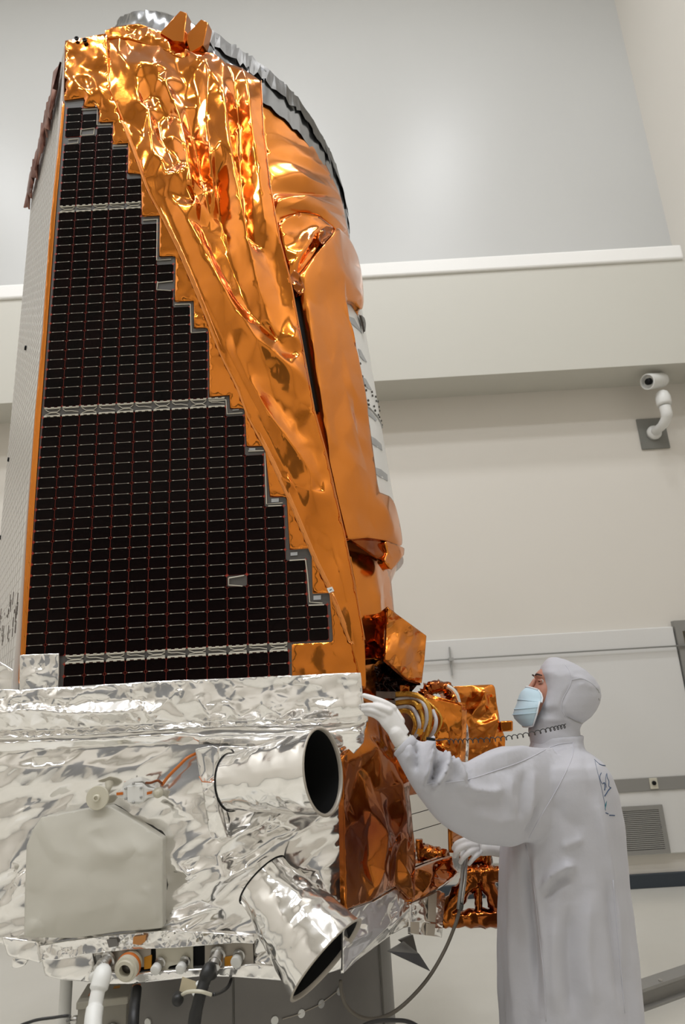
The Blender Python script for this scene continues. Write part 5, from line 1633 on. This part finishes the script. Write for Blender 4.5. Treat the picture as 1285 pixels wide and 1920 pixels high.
MB().tube([rings[5][0], on_hood(1012, 1322, 0.001)], 0.0013, 6).build('mask_strap', M['mask_white'], mask)

# ---- gloves
gl = MB()
wr = AT(756, 1395, 2.293)
limb(gl, [AT(764, 1404, 2.292), AT(750, 1386, 2.290), AT(744, 1376, 2.287)], [.036, .032, .031], 20, 0.85)


def slab_limb(mb, pts, w0, w1, th, up):
    pass


# palm as a flat loft: wrist to knuckles
def palm(mb, rows):
    rings = []
    for (xa, ya, Ya), (xb, yb, Yb), th in rows:
        A, B = AT(xa, ya, Ya), AT(xb, yb, Yb)
        c = (A + B) / 2
        e = (B - A) / 2
        nrm_ = Vector((0, -1, 0))
        rings.append([c + e * cos(2 * pi * j / 20) + nrm_ * th * sin(2 * pi * j / 20) for j in range(20)])
    mb.loft(rings)


palm(gl, [((768, 1372, 2.295), (742, 1394, 2.29), .026), ((757, 1354, 2.29), (729, 1378, 2.285), .021), ((746, 1337, 2.288), (716, 1362, 2.285), .018), ((737, 1322, 2.29), (707, 1348, 2.29), .016), ((729, 1317, 2.292), (703, 1342, 2.295), .012)])
limb(gl, [AT(738, 1328, 2.29), AT(720, 1317.5, 2.29), AT(700, 1309.5, 2.312), AT(683, 1304, 2.336)], [.0125, .0112, .0098, .0082], 14)
limb(gl, [AT(730, 1333, 2.278), AT(711, 1326, 2.283), AT(694, 1323, 2.308), AT(681, 1323.5, 2.334)], [.0125, .0112, .0098, .0082], 14)
limb(gl, [AT(722, 1342, 2.282), AT(705, 1334, 2.288), AT(692, 1331, 2.310), AT(681, 1331, 2.336)], [.012, .0105, .0092, .008], 14)
limb(gl, [AT(716, 1350, 2.290), AT(704, 1342, 2.296), AT(694, 1339, 2.314), AT(686, 1338, 2.334)], [.0105, .0094, .0084, .0072], 14)
limb(gl, [AT(752, 1352, 2.30), AT(738, 1330, 2.325), AT(722, 1318, 2.345), AT(706, 1312, 2.352)], [.014, .0125, .0108, .0088], 14)
g1 = fuse('glove', gl, M['glove'], 0.0030, 3, PN)
MB().lathe([(0.033, 0), (0.036, 0.002), (0.036, 0.006), (0.033, 0.008)], AT(757, 1394, 2.292), AT(748, 1383, 2.29) - AT(757, 1394, 2.292), 20, True).build('glove_cuff_band', M['cream'], g1, True)
gr = MB()
limb(gr, [AT(944, 1591, 2.79), AT(925, 1590, 2.785), AT(908, 1589, 2.775)], [.037, .031, .030], 18, .85)
palm(gr, [((928, 1577, 2.785), (926, 1604, 2.785), .022), ((908, 1571, 2.775), (906, 1605, 2.775), .021), ((894, 1570, 2.765), (894, 1604, 2.765), .019), ((884, 1572, 2.760), (888, 1602, 2.760), .014)])
limb(gr, [AT(893, 1576, 2.755), AT(872, 1576, 2.735), AT(857, 1582, 2.735), AT(851, 1591, 2.745)], [.0125, .0112, .01, .0085], 14)
limb(gr, [AT(893, 1584, 2.748), AT(873, 1586, 2.725), AT(858, 1595, 2.725), AT(853, 1605, 2.74)], [.0128, .0115, .01, .0085], 14)
limb(gr, [AT(894, 1592, 2.745), AT(881, 1598, 2.722), AT(869, 1608, 2.722), AT(864, 1617, 2.735)], [.0122, .011, .0096, .0082], 14)
limb(gr, [AT(899, 1599, 2.75), AT(892, 1605, 2.73), AT(885, 1613, 2.728), AT(880, 1620, 2.738)], [.011, .0098, .0086, .0074], 14)
limb(gr, [AT(904, 1574, 2.79), AT(888, 1578, 2.805), AT(873, 1590, 2.80), AT(866, 1604, 2.79)], [.0135, .0125, .011, .009], 14)
fuse('glove', gr, M['glove'], 0.0030, 3, PN)
# boots on the floor
for sy in (-1, 1):
    bt = MB()
    limb(bt, [(0.65, PY + sy * .10, .34), (0.655, PY + sy * .10, .2), (0.66, PY + sy * .10, .09)], [.075, .065, .058], 18)
    limb(bt, [(0.68, PY + sy * .10, .056), (0.56, PY + sy * .108, .050), (0.47, PY + sy * .112, .044)], [.054, .050, .042], 18)
    bo = fuse('boot_cover', bt, M['gown'], 0.009, 3, PN)

# ---- grounding cord, wand and hose
cc = thing('coil_cord', AT(950, 1385, 2.33), 'thin black coiled cord from the raised cuff to the hood', 'cord')
base = catmull([AT(838, 1390, 2.235), AT(880, 1389, 2.255), AT(930, 1386, 2.30), AT(980, 1379, 2.36), AT(1030, 1368, 2.46), AT(1062, 1361, 2.515)], 40)
hp = []
turns = 24
for i, p in enumerate(base):
    t = i / (len(base) - 1)
    d = (base[min(i + 1, len(base) - 1)] - base[max(i - 1, 0)]).normalized()
    a = Vector((0, 0, 1))
    b = d.cross(a).normalized()
    w = 2 * pi * turns * t
    hp.append(p + a * 0.0068 * cos(w) + b * 0.0068 * sin(w))
MB().tube(hp, 0.0016, 6).build('coil', M['cord'], cc, True)
MB().tube(catmull([AT(802, 1385, 2.212), AT(820, 1388, 2.222), hp[0]]), 0.0018, 6).build('straight_lead', M['cord'], cc, True)
bevel(MB().tube([AT(800, 1384.5, 2.212), AT(816, 1387, 2.216)], [0.0055, 0.0045], 8).build('snap_plug', M['black'], cc, True), 0.001)

wv = thing('vacuum_wand', AT(872, 1640, 2.77), 'grey metal wand held in the lower gloved hand, hose looping down to the stand', 'wand')
dp = AT(874, 1606, 2.765)
MB().tube([dp, AT(871, 1650, 2.765), AT(864, 1700, 2.765)], 0.0085, 12).build('wand_tube', M['steel'], wv, True)
MB().tube([AT(869, 1612, 2.75), AT(865, 1655, 2.75), AT(859, 1704, 2.75)], 0.0055, 10).build('side_rod', M['grey_metal'], wv, True)
MB().tube(catmull([AT(864, 1698, 2.765), AT(856, 1728, 2.75), AT(836, 1778, 2.72), AT(806, 1830, 2.68), AT(770, 1872, 2.64), AT(735, 1900, 2.60), (AT(700, 1911, 2.56)), AT(670, 1904, 2.53), AT(650, 1886, 2.51), AT(641, 1862, 2.50), AT(639, 1838, 2.50)], 6), 0.0062, 10).build('hose', M['hose'], wv, True)
MB().lathe([(0.010, -0.01), (0.011, 0), (0.010, 0.012)], AT(864, 1700, 2.765), AT(862, 1712, 2.765) - AT(864, 1700, 2.765), 12).build('hose_ferrule', M['film_dark'], wv, True)
